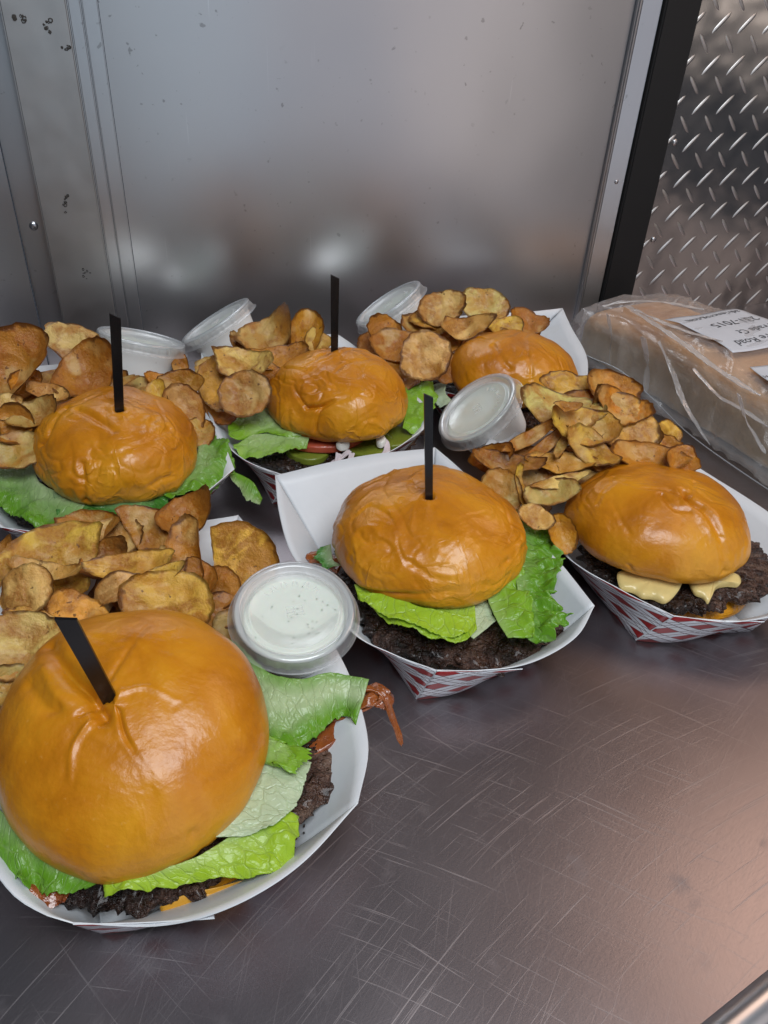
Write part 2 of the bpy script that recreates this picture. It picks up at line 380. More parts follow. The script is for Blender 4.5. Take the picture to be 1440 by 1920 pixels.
def grid_faces(nu, nv, wrap=False, off=0, flip=False):
    Fc = []
    for i in range(nu if wrap else nu-1):
        for j in range(nv-1):
            a, b = off+i*nv+j, off+((i+1) % nu)*nv+j
            f = (a, b, b+1, a+1); Fc.append(f[::-1] if flip else f)
    return Fc
def nz(p, f, seed=0): return noise.noise(Vector(p)*f+Vector((seed*7.13, seed*3.7, seed*1.9)))
def two_sided(name, G, nu, nv, th, mats, uv=None, attrs=None, parent=None, sides=(0, 0, 0)):
    """G: nu*nv grid of points; gives it thickness th (cm)."""
    Nn = []
    for i in range(nu):
        for j in range(nv):
            a = G[min(i+1, nu-1)*nv+j]-G[max(i-1, 0)*nv+j]; b = G[i*nv+min(j+1, nv-1)]-G[i*nv+max(j-1, 0)]
            n = a.cross(b); Nn.append(n.normalized() if n.length > 1e-9 else Vector((0, 0, 1)))
    V = [g+n*th/2 for g, n in zip(G, Nn)]+[g-n*th/2 for g, n in zip(G, Nn)]
    k = nu*nv; Fc = grid_faces(nu, nv); fm = [sides[0]]*len(Fc); f2 = grid_faces(nu, nv, off=k, flip=True); Fc += f2; fm += [sides[1]]*len(f2)
    rim = [i*nv for i in range(nu)]+[(nu-1)*nv+j for j in range(1, nv)]+[i*nv+nv-1 for i in range(nu-2, -1, -1)]+[j for j in range(nv-2, 0, -1)]
    for a, b in zip(rim, rim[1:]+rim[:1]): Fc.append((b, a, a+k, b+k)); fm.append(sides[2])
    at2 = {q: list(v)+list(v) for q, v in (attrs or {}).items()}
    return mesh(name, V, Fc, mats, uv=(uv+uv) if uv else None, attrs=at2 or None, fm=fm, parent=parent, nflat=len(rim))
def tube(name, pts, r, m, nseg=10, parent=None, n=40, taper=None, flat=1.0):
    pts = spline(pts, n); V = []; 
    for i, p in enumerate(pts):
        t = (pts[min(i+1, n-1)]-pts[max(i-1, 0)]).normalized(); u = t.cross(Vector((0, 0, 1)))
        u = u.normalized() if u.length > 1e-3 else Vector((1, 0, 0)); w = u.cross(t)
        rr = r*(taper(i/(n-1)) if taper else 1)
        for k in range(nseg):
            a = 2*math.pi*k/nseg; V.append(p+u*math.cos(a)*rr+w*math.sin(a)*rr*flat)
    Fc = [(i*nseg+k, i*nseg+(k+1) % nseg, (i+1)*nseg+(k+1) % nseg, (i+1)*nseg+k) for i in range(n-1) for k in range(nseg)]
    Fc += [tuple(range(nseg))[::-1], tuple((n-1)*nseg+k for k in range(nseg))]
    return mesh(name, V, Fc, m, parent=parent)
def box(name, fr, x0, x1, y0, y1, z0, z1, m, parent=None, bev=.08, seg=2):
    """box in frame fr(x,y,z)->cm with bevelled edges"""
    bm = bmesh.new(); bmesh.ops.create_cube(bm, size=1)
    for v in bm.verts: v.co = Vector(((x0+x1)/2+v.co.x*(x1-x0), (y0+y1)/2+v.co.y*(y1-y0), (z0+z1)/2+v.co.z*(z1-z0)))
    if bev: bmesh.ops.bevel(bm, geom=bm.edges[:], offset=bev, segments=seg, affect='EDGES')
    V = [fr(v.co) for v in bm.verts]; Fc = [tuple(v.index for v in f.verts) for f in bm.faces]; bm.free()
    return mesh(name, V, Fc, m, smooth=False, parent=parent)
# ------------------------------------------------------------------ setting: counter, wall
WA = math.radians(21); W0 = Vector((-20.4, 70.3, 0)); WU = Vector((math.cos(WA), math.sin(WA), 0)); WN = Vector((math.sin(WA), -math.cos(WA), 0))
def wf(c): return W0+WU*c[0]+WN*c[1]+Vector((0, 0, c[2]))       # x along wall, y out of wall, z up
ED = Vector((.84, .543, 0)); EP = Vector((15.6, 15.0, 0)); EN = Vector((.543, -.84, 0))
a0 = EP-ED*80; a1 = EP+ED*75; b0 = wf((-60, -1, 0)); b1 = wf((110, -1, 0))
tag(mesh('counter', [a0, a1, b1, b0], [(0, 1, 2, 3)], M_TABLE, smooth=False, origin=(0, 30, 0)), 'scratched stainless steel counter under the paper trays', 'counter', kind='structure')
tag(tube('counter_edge', [a0+EN*.45-Vector((0, 0, .25)), EP+EN*.45-Vector((0, 0, .25)), a1+EN*.45-Vector((0, 0, .25))], .75, M_EDGE, 20), 'rolled bright steel edge of the counter', 'edge', kind='structure')
tag(mesh('floor', [(-200, -200, -90), (200, -200, -90), (200, 200, -90), (-200, 200, -90)], [(0, 1, 2, 3)], M_FLOOR), kind='structure')
HW = 46.0
wall = empty('metal_wall', wf((15, 0, 0)), 'dull aluminium sheet wall standing behind the food trays', 'wall')
def panel(name, x0, x1, y, mtl, parent, n=30):
    G = [];uv=[]
    for i in range(n):
        for j in range(n):
            x = x0+(x1-x0)*i/(n-1); z = HW*j/(n-1)
            G.append(wf((x, y+.25*noise.noise(Vector((x*.06, z*.05, 3))), z)))
    o = mesh(name, G+[wf((x0, y-1, 0)), wf((x1, y-1, 0)), wf((x1, y-1, HW)), wf((x0, y-1, HW))], grid_faces(n, n), mtl, parent=parent); return o
panel('wall_sheet', -3.1, 43.1, .0, M_WALL, wall)
panel('wall_sheet', -60, -11.95, -.2, M_WALL, wall)
box('recess_strip', wf, -11.9, -9.95, -1.6, -.9, 0, HW, M_WALL, wall, .05)
box('hat_strip', wf, -9.9, -5.35, -.9, .55, 0, HW, M_STRIP, wall, .12, 3)
box('seam_lip', wf, -5.3, -4.35, -.9, .28, 0, HW, M_WALL, wall, .1, 3)
box('seam_lip', wf, -4.3, -3.15, -.9, .12, 0, HW, M_WALL, wall, .08, 3)
box('edge_ridge', wf, 43.15, 43.55, -.8, .55, 0, HW, M_WALL, wall, .15, 3)
box('edge_strip', lambda c: wf((c[0], c[1]+(.24*(c[0]-43.6) if c[1] > 0 else 0), c[2])), 43.6, 45.5, -.8, .3, 0, HW, M_WALL, wall, .1, 3)
def dome_rivet(c, r, parent, m=M_RIVET, name='rivet'):
    V = []; Fc = []; ns = 16
    prof = [(1, 0), (.98, .15), (.85, .32), (.55, .45), (.2, .5)]
    for (a, h) in prof:
        for k in range(ns):
            t = 2*math.pi*k/ns; V.append(wf((c[0]+math.cos(t)*r*a, c[1]+h*r, c[2]+math.sin(t)*r*a)))
    V.append(wf((c[0], c[1]+.5*r, c[2]))); L = len(prof)
    for i in range(L-1):
        for k in range(ns): Fc.append((i*ns+k, i*ns+(k+1) % ns, (i+1)*ns+(k+1) % ns, (i+1)*ns+k))
    for k in range(ns): Fc.append(((L-1)*ns+k, (L-1)*ns+(k+1) % ns, L*ns))
    return mesh(name, V, Fc, m, parent=parent)
dome_rivet((-10.75, -.9, 13.2), .36, wall); dome_rivet((-10.75, -.9, 33), .36, wall)
dome_rivet((44.7, .55, 15.1), .22, wall); dome_rivet((44.7, .55, 31), .22, wall)
def scuff(cx, cz, r, seed, y=.58, ring=False):
    rnd = random.Random(seed); V = []; Fc = []
    for b in range(7):
        ox, oz = rnd.gauss(0, r*.45), rnd.gauss(0, r*.7); rr = r*rnd.uniform(.12, .3); n = 12
        bi = len(V)
        for k in range(n):
            t = 2*math.pi*k/n; q = rr*(1+.5*noise.noise(Vector((math.cos(t)*1.5, math.sin(t)*1.5, seed+b))))
            V.append(wf((cx+ox+math.cos(t)*q, y+rnd.uniform(0, .02), cz+oz+math.sin(t)*q)))
        for k in range(n):
            t = 2*math.pi*k/n; q = rr*(.55 if ring or b % 2 else .12); V.append(wf((cx+ox+math.cos(t)*q, y+.04, cz+oz+math.sin(t)*q)))
        for k in range(n): Fc.append((bi+k, bi+(k+1) % n, bi+n+(k+1) % n, bi+n+k))
    mesh('scuff_mark', V, Fc, M_SCUFF, parent=wall)
scuff(-7.9, 15.4, .5, 1); scuff(-7.3, 9.5, .42, 5, ring=True); scuff(-8.6, 28.3, .7, 8); scuff(-6.9, 27.8, .6, 9); scuff(-5.9, 26.4, .4, 12)
post = tag(box('black_post', wf, 45.55, 49.4, -1, 1.25, 0, HW, M_BLACK, None, .15, 3), 'black upright post between the aluminium wall and tread plate', 'post')
pl = empty('tread_plate', wf((62, 0, 0)), 'shiny diamond tread plate panel right of the black post', 'panel')
panel('plate_sheet', 49.45, 105, .2, M_TREAD, pl, 40)
# raised bars: two alternating diagonal families
V = []; Fc = []; prof = 8
def bar(cx, cz, ang, L, w, h):
    bi = len(V); n = 7
    for i in range(n):
        t = i/(n-1)*2-1; ww = w*math.sqrt(max(0, 1-abs(t)**3))+.008; hh = h*math.sqrt(max(0, 1-t*t))
        x = cx+math.cos(ang)*t*L/2; z = cz+math.sin(ang)*t*L/2; y = .2+.25*noise.noise(Vector((x*.06, z*.05, 3)))-.02
        px, pz = -math.sin(ang)*ww/2, math.cos(ang)*ww/2
        V.extend([wf((x+px, y, z+pz)), wf((x+px*.35, y+hh, z+pz*.35)), wf((x-px*.35, y+hh, z-pz*.35)), wf((x-px, y, z-pz))])
    for i in range(n-1):
        for k in range(3): Fc.append((bi+i*4+k, bi+i*4+k+1, bi+i*4+4+k+1, bi+i*4+4+k))
P1, P2 = 2.95, 3.5
for r in range(-1, 14):
    for c in range(0, 20):
        x = 50+c*P1+(r % 2)*0; z = 1.0+r*P2
        if 49.7 < x < 104 and z < HW-.8: bar(x, z, math.radians(46), 2.6, .44, .12)
        x2 = x+P1*.52; z2 = z+P2*.5
        if 49.9 < x2 < 104 and z2 < HW-.8: bar(x2, z2, math.radians(-48), 2.3, .38, .10)
tag(mesh('tread_ridges', V, Fc, M_BAR, parent=pl), kind='stuff')
dome_rivet((50.9, .2, 18.6), .32, pl); dome_rivet((51.2, .2, 8.8), .32, pl)
# ------------------------------------------------------------------ paper trays
def tray(base, front, right, back, left, label):
    base = [Vector((x, y, .05)) for x, y in base]
    c = sum(base, Vector())/4
    t = empty('paper_food_tray', (c.x, c.y, 0), label, 'food tray', 'red plaid paper food trays')
    G = []; n = 13
    for i in range(n):
        for j in range(n):
            u, v = i/(n-1), j/(n-1)
            G.append(base[0].lerp(base[1], u).lerp(base[3].lerp(base[2], u), v)+Vector((0, 0, .03*nz((i, j, 0), .4))))
    two_sided('tray_base', G, n, n, .045, [M_PAPER, M_PRINT], parent=t, uv=[(g.x, g.y) for g in G], sides=(0, 1, 0))
    for si, pts in enumerate((front, right, back, left)):
        A, B = base[si], base[(si+1) % 4]; nu, nv = 48, 9
        rim = spline(pts, nu); G = []; uv = []
        mid = (A+B)/2
        out = Vector((mid.x-c.x, mid.y-c.y, 0)).normalized()
        for i in range(nu):
            u = i/(nu-1); p0 = A.lerp(B, u)
            for j in range(nv):
                v = j/(nv-1); p = p0.lerp(rim[i], v)
                p = p-out*(.30*math.sin(math.pi*v)*math.sin(math.pi*u))+Vector((0, 0, .03*nz((p.x, p.y, si*5), .5)))
                if j == 0: p = p0.copy()
                G.append(p); uv.append((u*(B-A).length+si*3.3, v*4.6))
        two_sided('side_wall', G, nu, nv, .05, [M_PAPER, M_PRINT], uv=uv, parent=t, sides=(1, 0, 0))
    # glued corner tabs: near-left corner on the front wall, and its twin behind
    def tab(f0, notch, tiptop, tipbot, out):
        G = []; uv = []; nu, nv = 20, 7; f0 = Vector(f0); notch = Vector(notch); tiptop = Vector(tiptop); tipbot = Vector(tipbot)
        for i in range(nu):
            u = i/(nu-1); a = f0.lerp(tipbot, u)-Vector((0, 0, .25*math.sin(math.pi*u))); b = notch.lerp(tiptop, u)-Vector((0, 0, .1*math.sin(math.pi*u)))
            a += out*.25*math.sin(math.pi*u)
            for j in range(nv):
                v = j/(nv-1); G.append(a.lerp(b, v)+out*.06); uv.append((u*5.5+.4, v*3.2))
        two_sided('corner_tab', G, nu, nv, .045, [M_PAPER, M_PRINT], uv=uv, parent=t, sides=(1, 0, 0))
    fr = front; o = (Vector((base[0].x+base[1].x-2*c.x, base[0].y+base[1].y-2*c.y, 0))).normalized()
    rm = spline(fr, 40)[17]
    f1 = base[0].lerp(base[1], .58)
    lo = f1.lerp(rm, .28)
    tab(base[0], fr[0], rm-Vector((0, 0, .25)), lo, o)
    rb = spline(back, 40)[22]; b1_ = base[2].lerp(base[3], .58)
    tab(base[2], back[0], rb-Vector((0, 0, .25)), b1_.lerp(rb, .28), -o)
    return t
tray([(2.4,30.1),(9.3,33.6),(3.2,45.2),(-3.8,41.6)],
     [(3.3,29.6,3.0),(5.8,29.7,3.1),(8.4,30.2,3.4),(10.9,31.7,4),(12.2,33.8,4.5)],
     [(12.2,33.8,4.5),(10.6,38.2,4.3),(8.0,42.6,4.3),(5.4,46.6,4.6),(3.4,49.0,5)],
     [(3.4,49.0,5),(-2,46.9,5.2),(-7.4,44.3,5)],
     [(-7.4,44.3,5),(-6.7,41,4.5),(-5.6,37.8,4),(-3.9,35,3.9),(-1.4,31.6,3.5),(.9,30.4,3.2),(3.3,29.6,3.0)],
     'plaid paper tray at the centre with its white back wall uncovered by chips')
tray([(16,35.8),(23.6,37.2),(18.8,49.3),(11.2,47.5)],
     [(17.4,35.0,3.0),(20.3,34.5,3.2),(22.9,34.5,3.9),(25.6,35.4,4.6),(27.5,37.8,4.8)],
     [(27.5,37.8,4.8),(25.7,44.1,4.5),(22.6,49,4.5),(20,52,5)],
     [(20,52,5),(14,52.6,5),(7.8,51.6,5)],
     [(7.8,51.6,5),(6.8,48.8,4.5),(8.7,44.6,4.1),(11.6,38.9,3.8),(14.6,36.5,3.4),(17.4,35,3.0)],
     'plaid paper tray at the right holding the burger with yellow sauce')
tray([(-10.9,16.4),(-3.8,19.9),(-10.5,34.5),(-17.8,31)],
     [(-11.2,15.3,3),(-7.8,15.3,3.2),(-5.1,15.8,3.9),(-2.6,17.5,4.2),(-.4,20.3,4.5)],
     [(-.4,20.3,4.5),(-.1,23.3,4.5),(-.9,26.8,4.2),(-2.3,30.2,3.9),(-4.9,34.2,4.3),(-9.0,39.6,5)],
     [(-9.0,39.6,5),(-13.4,37.9,5),(-21,34.5,4.6)],
     [(-21,34.5,4.6),(-20.5,28,4.3),(-18,20,4.2),(-14.2,16.3,4),(-12.6,15.5,3.4),(-11.2,15.3,3)],
     'plaid paper tray nearest the camera at lower left, holding the largest burger')
tray([(-22,40.6),(-14.3,43.8),(-20,57),(-28,53.5)],
     [(-24.3,39.6,3),(-20.6,38.9,3),(-16.3,39.2,3.5),(-13.2,41.2,3.8),(-10.4,45.5,4.5)],
     [(-10.4,45.5,4.5),(-12.3,50,4.4),(-15.6,56,4.5),(-18,60.5,5)],
     [(-18,60.5,5),(-24,59.5,5),(-31,57,5)],
     [(-31,57,5),(-31,50,4.5),(-28,42.4,3.8),(-24.3,39.6,3)],
     'plaid paper tray at the left edge, behind the nearest tray')
tray([(-8.3,47.9),(-1,51),(-6.5,63),(-13.8,59.8)],
     [(-7.0,46.9,3.2),(-3.2,48.2,3.2),(.3,50.2,3.8),(2.6,52.7,4.3)],
     [(2.6,52.7,4.3),(3.0,55.5,4.5),(.6,60,4.5),(-3.4,66,4.6),(-5.2,67.6,5)],
     [(-5.2,67.6,5),(-11,65.6,5.1),(-16.4,62.8,5)],
     [(-16.4,62.8,5),(-15,56.6,4.5),(-12.9,51.2,4.2),(-10.4,48.0,3.8),(-7.0,46.9,3.2)],
     'plaid paper tray behind the centre one, holding the tomato burger')
tray([(4.7,62.1),(12.4,63.6),(11.5,74),(1.5,71)],
     [(4.8,61.0,3.2),(8,59.8,3.3),(12.5,59.2,4),(16.4,61,4.5)],
     [(16.4,61,4.5),(17.4,67,4.5),(16.9,73,4.7),(16.6,76.9,5)],
     [(16.6,76.9,5),(13,75.5,5),(5,73,5),(-3,70,5)],
     [(-3,70,5),(-1.4,66,4.5),(1.6,62.3,3.8),(4.8,61,3.2)],
     'plaid paper tray farthest back, against the wall beside the bread bag')
# ------------------------------------------------------------------ burger parts
def xform(p, rot, tx):
    c, s = math.cos(rot), math.sin(rot); x, y, z = p[0]*c-p[1]*s, p[0]*s+p[1]*c, p[2]
    c, s = math.cos(tx), math.sin(tx); return Vector((x, y*c-z*s, y*s+z*c))
def ray_bun(px, py, C, a, b, ct, tx):
    """where the line of sight meets the dome (ellipsoid) of a bun"""
    d = Vector(cam2w([px-720, py-960, F])).normalized(); o = Vector(CP)-C
    c, s = math.cos(-tx), math.sin(-tx)
    R = lambda v: Vector((v.x/a, (v.y*c-v.z*s)/b, (v.y*s+v.z*c)/ct))
    o2, d2 = R(o), R(d); A = d2.dot(d2); B = 2*o2.dot(d2); Cc = o2.dot(o2)-1.0
    D = B*B-4*A*Cc; t = (-B-math.sqrt(D))/(2*A) if D > 0 else -B/(2*A)
    return Vector(CP)+d*t
def seg_dist(p, a, b):
    ab = b-a; t = max(0, min(1, (p-a).dot(ab)/max(ab.dot(ab), 1e-9))); return (p-(a+ab*t)).length
def top_bun(C, a, b, ct, cb, tx, creases, wr, seed, parent, lumps=.18, om=1):
    C = Vector(C); NT, NA = 320, 170; V = []; H = []
    CR = []
    for dep, w, pts in creases:
        q = spline([ray_bun(x, y, C, a, b, ct, tx) for x, y in pts], 12); CR.append((dep, w, q, [min(v[i] for v in q)-4*w for i in range(3)], [max(v[i] for v in q)+4*w for i in range(3)]))
    for i in range(NT):
        th = 2*math.pi*i/NT
        ow = 1+om*(.030*math.sin(2*th+seed)+.022*math.sin(3*th+seed*2.1)+.012*math.sin(5*th+seed*.7))
        for j in range(NA):
            al = -math.pi/2+math.pi*(j/(NA-1))
            if al > 0: r = math.cos(al)**.8 if j < NA-1 else 0; z = ct*math.sin(al)
            else: r = math.cos(al)**.55 if j > 0 else 0; z = cb*math.sin(al)
            loc = Vector((a*ow*r*math.cos(th), b*ow*r*math.sin(th), z))
            n = Vector((loc.x/a**2, loc.y/b**2, loc.z/(ct if al > 0 else cb)**2)); n = n.normalized() if n.length > 1e-9 else Vector((0, 0, 1))
            p = C+xform(loc, 0, tx); nw = xform(n, 0, tx)
            d = lumps*1.2*nz(loc, .28, seed)+lumps*.5*nz(loc, .6, seed+3)
            if wr > 0:
                wv = Vector((nz(loc, .35, seed+9), nz(loc, .35, seed+11), nz(loc, .35, seed+13)))*2.2
                q = loc+wv; m = .5+.5*nz(loc, .3, seed+20); m = max(0, min(1, m*1.6-.3))
                r1 = max(0, 1-abs(nz(q, .40, seed+1))*2.6)
                r2 = max(0, 1-abs(nz(q, .85, seed+2))*3.0); r3 = max(0, 1-abs(nz(q, .55, seed+30))*3.5)
                d += wr*m*(.19*r1**1.8+.05*r2**2-.17*r3**2.2)
                # small radial pleats low on the side
                if al < .5: d += wr*.06*math.sin(th*19+3*nz(loc, .4, seed+5))*max(0, 1-abs(al-.05)/.5)*(.5+nz(loc, .3, seed+6))
            for dep, w, q, lo, hi in CR:
                if all(lo[k] < p[k] < hi[k] for k in range(3)):
                    ds = min(seg_dist(p, q[k], q[k+1]) for k in range(11))
                    if ds < 4*w: d += -1.2*dep*math.exp(-(ds/(.7*w))**1.3)+.12*dep*math.exp(-((ds-1.9*w)/(1.3*w))**2)
            V.append(p+nw*d); H.append(.5+.5*z/ct if al > 0 else .5*(1-(-z/cb))*.6)
    Hn = H
    o = mesh('top_bun', V, grid_faces(NT, NA, wrap=True, flip=False), M_BUN, attrs={'h': Hn}, parent=parent); o.color = (min(1, wr*.8), 0, 0, 1); return o
def bottom_bun(C, r, z0, z1, seed, parent, ry=None):
    V = []; NT, NA = 90, 14; H = []
    for i in range(NT):
        th = 2*math.pi*i/NT; ow = 1+.03*math.sin(3*th+seed)+.02*math.sin(5*th)
        for j in range(NA):
            al = -math.pi/2+math.pi*j/(NA-1); q = abs(math.cos(al))**.35 if 0 < j < NA-1 else 0
            p = Vector((C[0]+r*ow*q*math.cos(th), C[1]+(ry or r)*ow*q*math.sin(th), (z0+z1)/2+(z1-z0)/2*math.sin(al)+.08*nz((th*3, al, 0), 1, seed)))
            V.append(p); H.append(.4)
    return mesh('bottom_bun', V, grid_faces(NT, NA, wrap=True), [M_BUN], attrs={'h': H}, parent=parent)
def patty(C, outline, z0, th, seed, parent, label=None):
    """outline: world points (cm) round C"""
    C = Vector((C[0], C[1], 0)); ar = sorted(((math.atan2(p.y-C.y, p.x-C.x), math.hypot(p.x-C.x, p.y-C.y), p.z) for p in outline))
    A = [a for a, _, _ in ar]; Rr = [r for _, r, _ in ar]; Z = [z for _, _, z in ar]
    A3 = [x-2*math.pi for x in A]+A+[x+2*math.pi for x in A]
    NT, NS = 300, 30; V = []; k = 0; idx = []
    for i in range(NT):
        t = -math.pi+2*math.pi*i/NT; R = float(np.interp(t, A3, Rr*3)); zz = float(np.interp(t, A3, Z*3))
        cx, sy = math.cos(t), math.sin(t)
        R += .5*nz((cx*3, sy*3, 0), 1, seed)+.45*nz((cx*9, sy*9, 0), 1, seed+4)+.2*nz((cx*22, sy*22, 0), 1, seed+4)
        for j in range(NS):
            u = j/(NS-1)*2-1                       # -1 bottom centre .. 0 rim .. 1 top centre
            s = 1-abs(u)**1.6
            s = 1-abs(u)**1.0*1.0 if abs(u) > .5 else 1-.5*(abs(u)/.5)**2.2
            h = math.copysign((1-s**7)**.5, u)*th/2
            rr = max(0, s)*R; lift = (zz-z0)*s**2
            p = Vector((C.x+cx*rr, C.y+sy*rr, z0+lift+h))
            if abs(u) < .97:
                vd = noise.voronoi(p*1.15+Vector((seed, 0, 0)))[0]; d = (.45-vd[0])*.85
                vd2 = noise.voronoi(p*3.6+Vector((seed, 5, 0)))[0]; d += (.4-vd2[0])*.34
                n = Vector((cx*(1 if abs(u) < .4 else .3), sy*(1 if abs(u) < .4 else .3), u*1.6)).normalized()
                p += n*d+Vector((nz(p, 2.2, seed), nz(p, 2.2, seed+1), nz(p, 2.2, seed+2)))*.16
            V.append(p)
    return mesh('beef_patty', V, grid_faces(NT, NS, wrap=True, flip=True), M_PATTY, parent=parent)
def leaf(A, B, parent, tone, seed, nu=70, nv=34, ruf=.35, frill=.0, g0=0, g1=1, sag=.0, edge=.12, freq=1.0, name='lettuce_leaf', gfun=None):
    """sheet from inner edge A to outer edge B, both (px, py, z) traced in the place"""
    a = spline([at(*p) for p in A], nu); b = spline([at(*p) for p in B], nu); G = []; g = []; uv = []
    for i in range(nu):
        u = i/(nu-1)
        for j in range(nv):
            v = j/(nv-1); p = a[i].lerp(b[i], v)
            w = v**1.6
            d = ruf*(w*.8+.15)*(nz((p.x, p.y, p.z*.3), .9*freq, seed)*1.4+.5*nz(p, 2.1*freq, seed+2))
            d += frill*v**3*math.sin(u*nu*.55+4*nz(p, 1, seed+3))
            d += ruf*.55*v**1.3*math.sin(u*13*freq+seed+5*nz((p.x*.4, p.y*.4, 0), 1, seed+4))*(.4+abs(nz((u*3, seed, 3), 1))*1.6)
            dirv = (b[i]-a[i]); L = dirv.length; dirv = dirv.normalized() if L > 1e-6 else Vector((0, 1, 0))
            p = p+Vector((0, 0, d-sag*v*v))+dirv*(w*edge*(2.0*nz((u*9*freq, seed, 0), 1)+1.4*nz((u*30*freq, seed, 1), 1)+.8*nz((u*60*freq, seed, 2), 1)))
            p += Vector((0, 0, .5*sorted((0, .07-.5*abs(nz(p, 1.4, seed+7)), .07))[1]))
            G.append(p); g.append(gfun(u, v) if gfun else g0+(g1-g0)*v); uv.append((u*max(1, (a[-1]-a[0]).length), v*max(1, L)))
    o = two_sided(name, G, nu, nv, .045, M_LEAF, uv=uv, attrs={'g': g}, parent=parent); o.color = (*tone, 1); return o
def blob(name, outline, m, th, parent, seed=1, z=None):
    pts = spline([at(*p) for p in outline], 80, closed=True)[:80]; c = sum(pts, Vector())/80; NS = 9; V = [c+Vector((0, 0, th))]; Fc = []
    for s in range(1, NS+1):
        q = s/NS
        for p in pts: V.append(c.lerp(p, q)+Vector((0, 0, th*(1-q**5)**.5*(1+.5*nz(c.lerp(p, q), .9, seed)))))
    for p in pts: V.append(c.lerp(p, .96)-Vector((0, 0, .25)))
    for k in range(80): Fc.append((0, 1+k, 1+(k+1) % 80))
    for s in range(NS):
        for k in range(80): Fc.append((1+s*80+k, 1+(s+1)*80+k, 1+(s+1)*80+(k+1) % 80, 1+s*80+(k+1) % 80))
    return mesh(name, V, Fc, m, parent=parent)
def disc(name, c, r, th, m, parent, tilt=(0, 0), seed=0, m2=None, dimple=0):
    NT, NS = 64, 12; V = []; c = Vector(c)
    for i in range(NT):
        t = 2*math.pi*i/NT
        for j in range(NS):
            u = j/(NS-1)*2-1; s = 1-abs(u)**3 if abs(u) > .02 else 1; s = max(0, min(1, (1-abs(u))*2.2)) ** .5
            h = (u/abs(u) if u else 0)*min(1, abs(u)*2.0)*th/2
            rr = r*s*(1+.03*math.sin(3*t+seed))
            x, y = rr*math.cos(t), rr*math.sin(t)
            V.append(c+Vector((x, y, h+x*tilt[0]+y*tilt[1]+.05*nz((x, y, h), .8, seed))))
    return mesh(name, V, grid_faces(NT, NS, wrap=True), m, parent=parent)
def strip(name, pts, w, th, m, parent, seed=0, wave=.15, n=40, attrs=None):
    P = spline(pts, n); G = []; nv = 7
    for i, p in enumerate(P):
        t = (P[min(i+1, n-1)]-P[max(i-1, 0)]); s = Vector((-t.y, t.x, 0)).normalized()
        ww = w*(1 if i < n-4 else (n-i)/5)*(1+.2*nz(p, .9, seed))
        for j in range(nv):
            v = j/(nv-1)-.5; G.append(p+s*ww*v+Vector((0, 0, wave*nz(p+s*v*3, 1.1, seed))))
    return two_sided(name, G, n, nv, th, m, parent=parent, attrs=None)
def pick(px0, py0, px1, py1, base, w, label, yaw=0):
    """flat black pick: base point on the bun, top end seen at px1,py1, as upright as the sight line allows"""
    best = None
    for k in range(40, 200):
        z = k*.1; p = at(px1, py1, z); d = math.hypot(p.x-base.x, p.y-base.y)
        if z > base.z+3 and (best is None or d < best[0]): best = (d, p)
    top = best[1]; ax = (top-base).normalized(); lo = base-ax*3.2
    side = Vector((math.cos(yaw), math.sin(yaw), 0)); side = (side-ax*side.dot(ax)).normalized(); nn = side.cross(ax)
    V = []; n = 14; th = .09
    for i in range(n):
        t = i/(n-1); p = lo.lerp(top, t); ww = w*(.80+.2*t)/2; cut = 0
        for sx, sy in ((-1, -1), (1, -1), (1, 1), (-1, 1)):
            q = p+side*sx*ww+nn*sy*th/2+nn*(.05 if abs(sx) and sy > 0 else 0)
            if i == n-1: q += ax*(.18 if sx < 0 else -.12)
            V.append(q)
    Fc = [(i*4+k, i*4+(k+1) % 4, i*4+4+(k+1) % 4, i*4+4+k) for i in range(n-1) for k in range(4)]+[(3, 2, 1, 0), tuple((n-1)*4+k for k in range(4))]
    return tag(mesh('bun_pick', V, Fc, M_PICK, smooth=False), label, 'pick', 'black picks stuck in the burgers')
GREEN = (.16, .39, .022); YEL = (.44, .66, .035); DARK = (.055, .24, .03); MID = (.27, .52, .03); PALE = (.64, .75, .56)
def Pz(l, z): return [at(x, y, z) for x, y in l]
def circ(C, r, a0, a1, z, n=8): return [Vector((C[0]+r*math.cos(math.radians(a0+(a1-a0)*k/(n-1))), C[1]+r*math.sin(math.radians(a0+(a1-a0)*k/(n-1))), z)) for k in range(n)]
# --- nearest burger (lower left)
B2 = dict(C=(-10.45, 22.35, 5.6), a=5.90, b=6.0, ct=3.5, cb=1.8, tx=.34)
bg = empty('burger', (-10.3, 22.5, .3), 'largest burger at lower left with glossy smooth bun and bacon sticking out', 'burger', 'burgers in the paper trays')
top_bun(parent=bg, seed=3, wr=.12, lumps=.12, om=.3, creases=[
    (.50, .34, [(194,1345),(165,1300),(142,1280),(118,1250),(100,1218)]), (.5, .2, [(201,1305),(206,1306)]), (-.14, .3, [(120,1320),(100,1290),(90,1260)]), (.16, .10, [(222,1330),(232,1372),(248,1402),(296,1470)]),
    (.13, .14, [(275,1180),(245,1215),(228,1240),(203,1278)]), (-.16, .14, [(132,1460),(138,1400),(170,1352)]), (.22, .3, [(60,1290),(90,1330),(110,1330)]),
    (.18, .16, [(203,1312),(180,1318),(150,1340)]), (-.10, .12, [(225,1300),(275,1290),(330,1315)]), (.12, .2, [(360,1560),(380,1600),(365,1630)])], **B2)
bottom_bun((-9.0, 22.3), 5.4, .3, 1.9, 2, bg, 5.2)
patty((-9.2, 22.8), Pz([(60,1660),(125,1690),(200,1705),(275,1722),(330,1690),(385,1690),(420,1655)], 2.0)+Pz([(548,1570),(588,1530),(628,1498),(650,1460),(632,1400),(622,1360),(600,1310)], 2.8)+circ((-9.2,22.8), 6.2, 70, 215, 2.6), 2.6, 1.1, 4, bg)
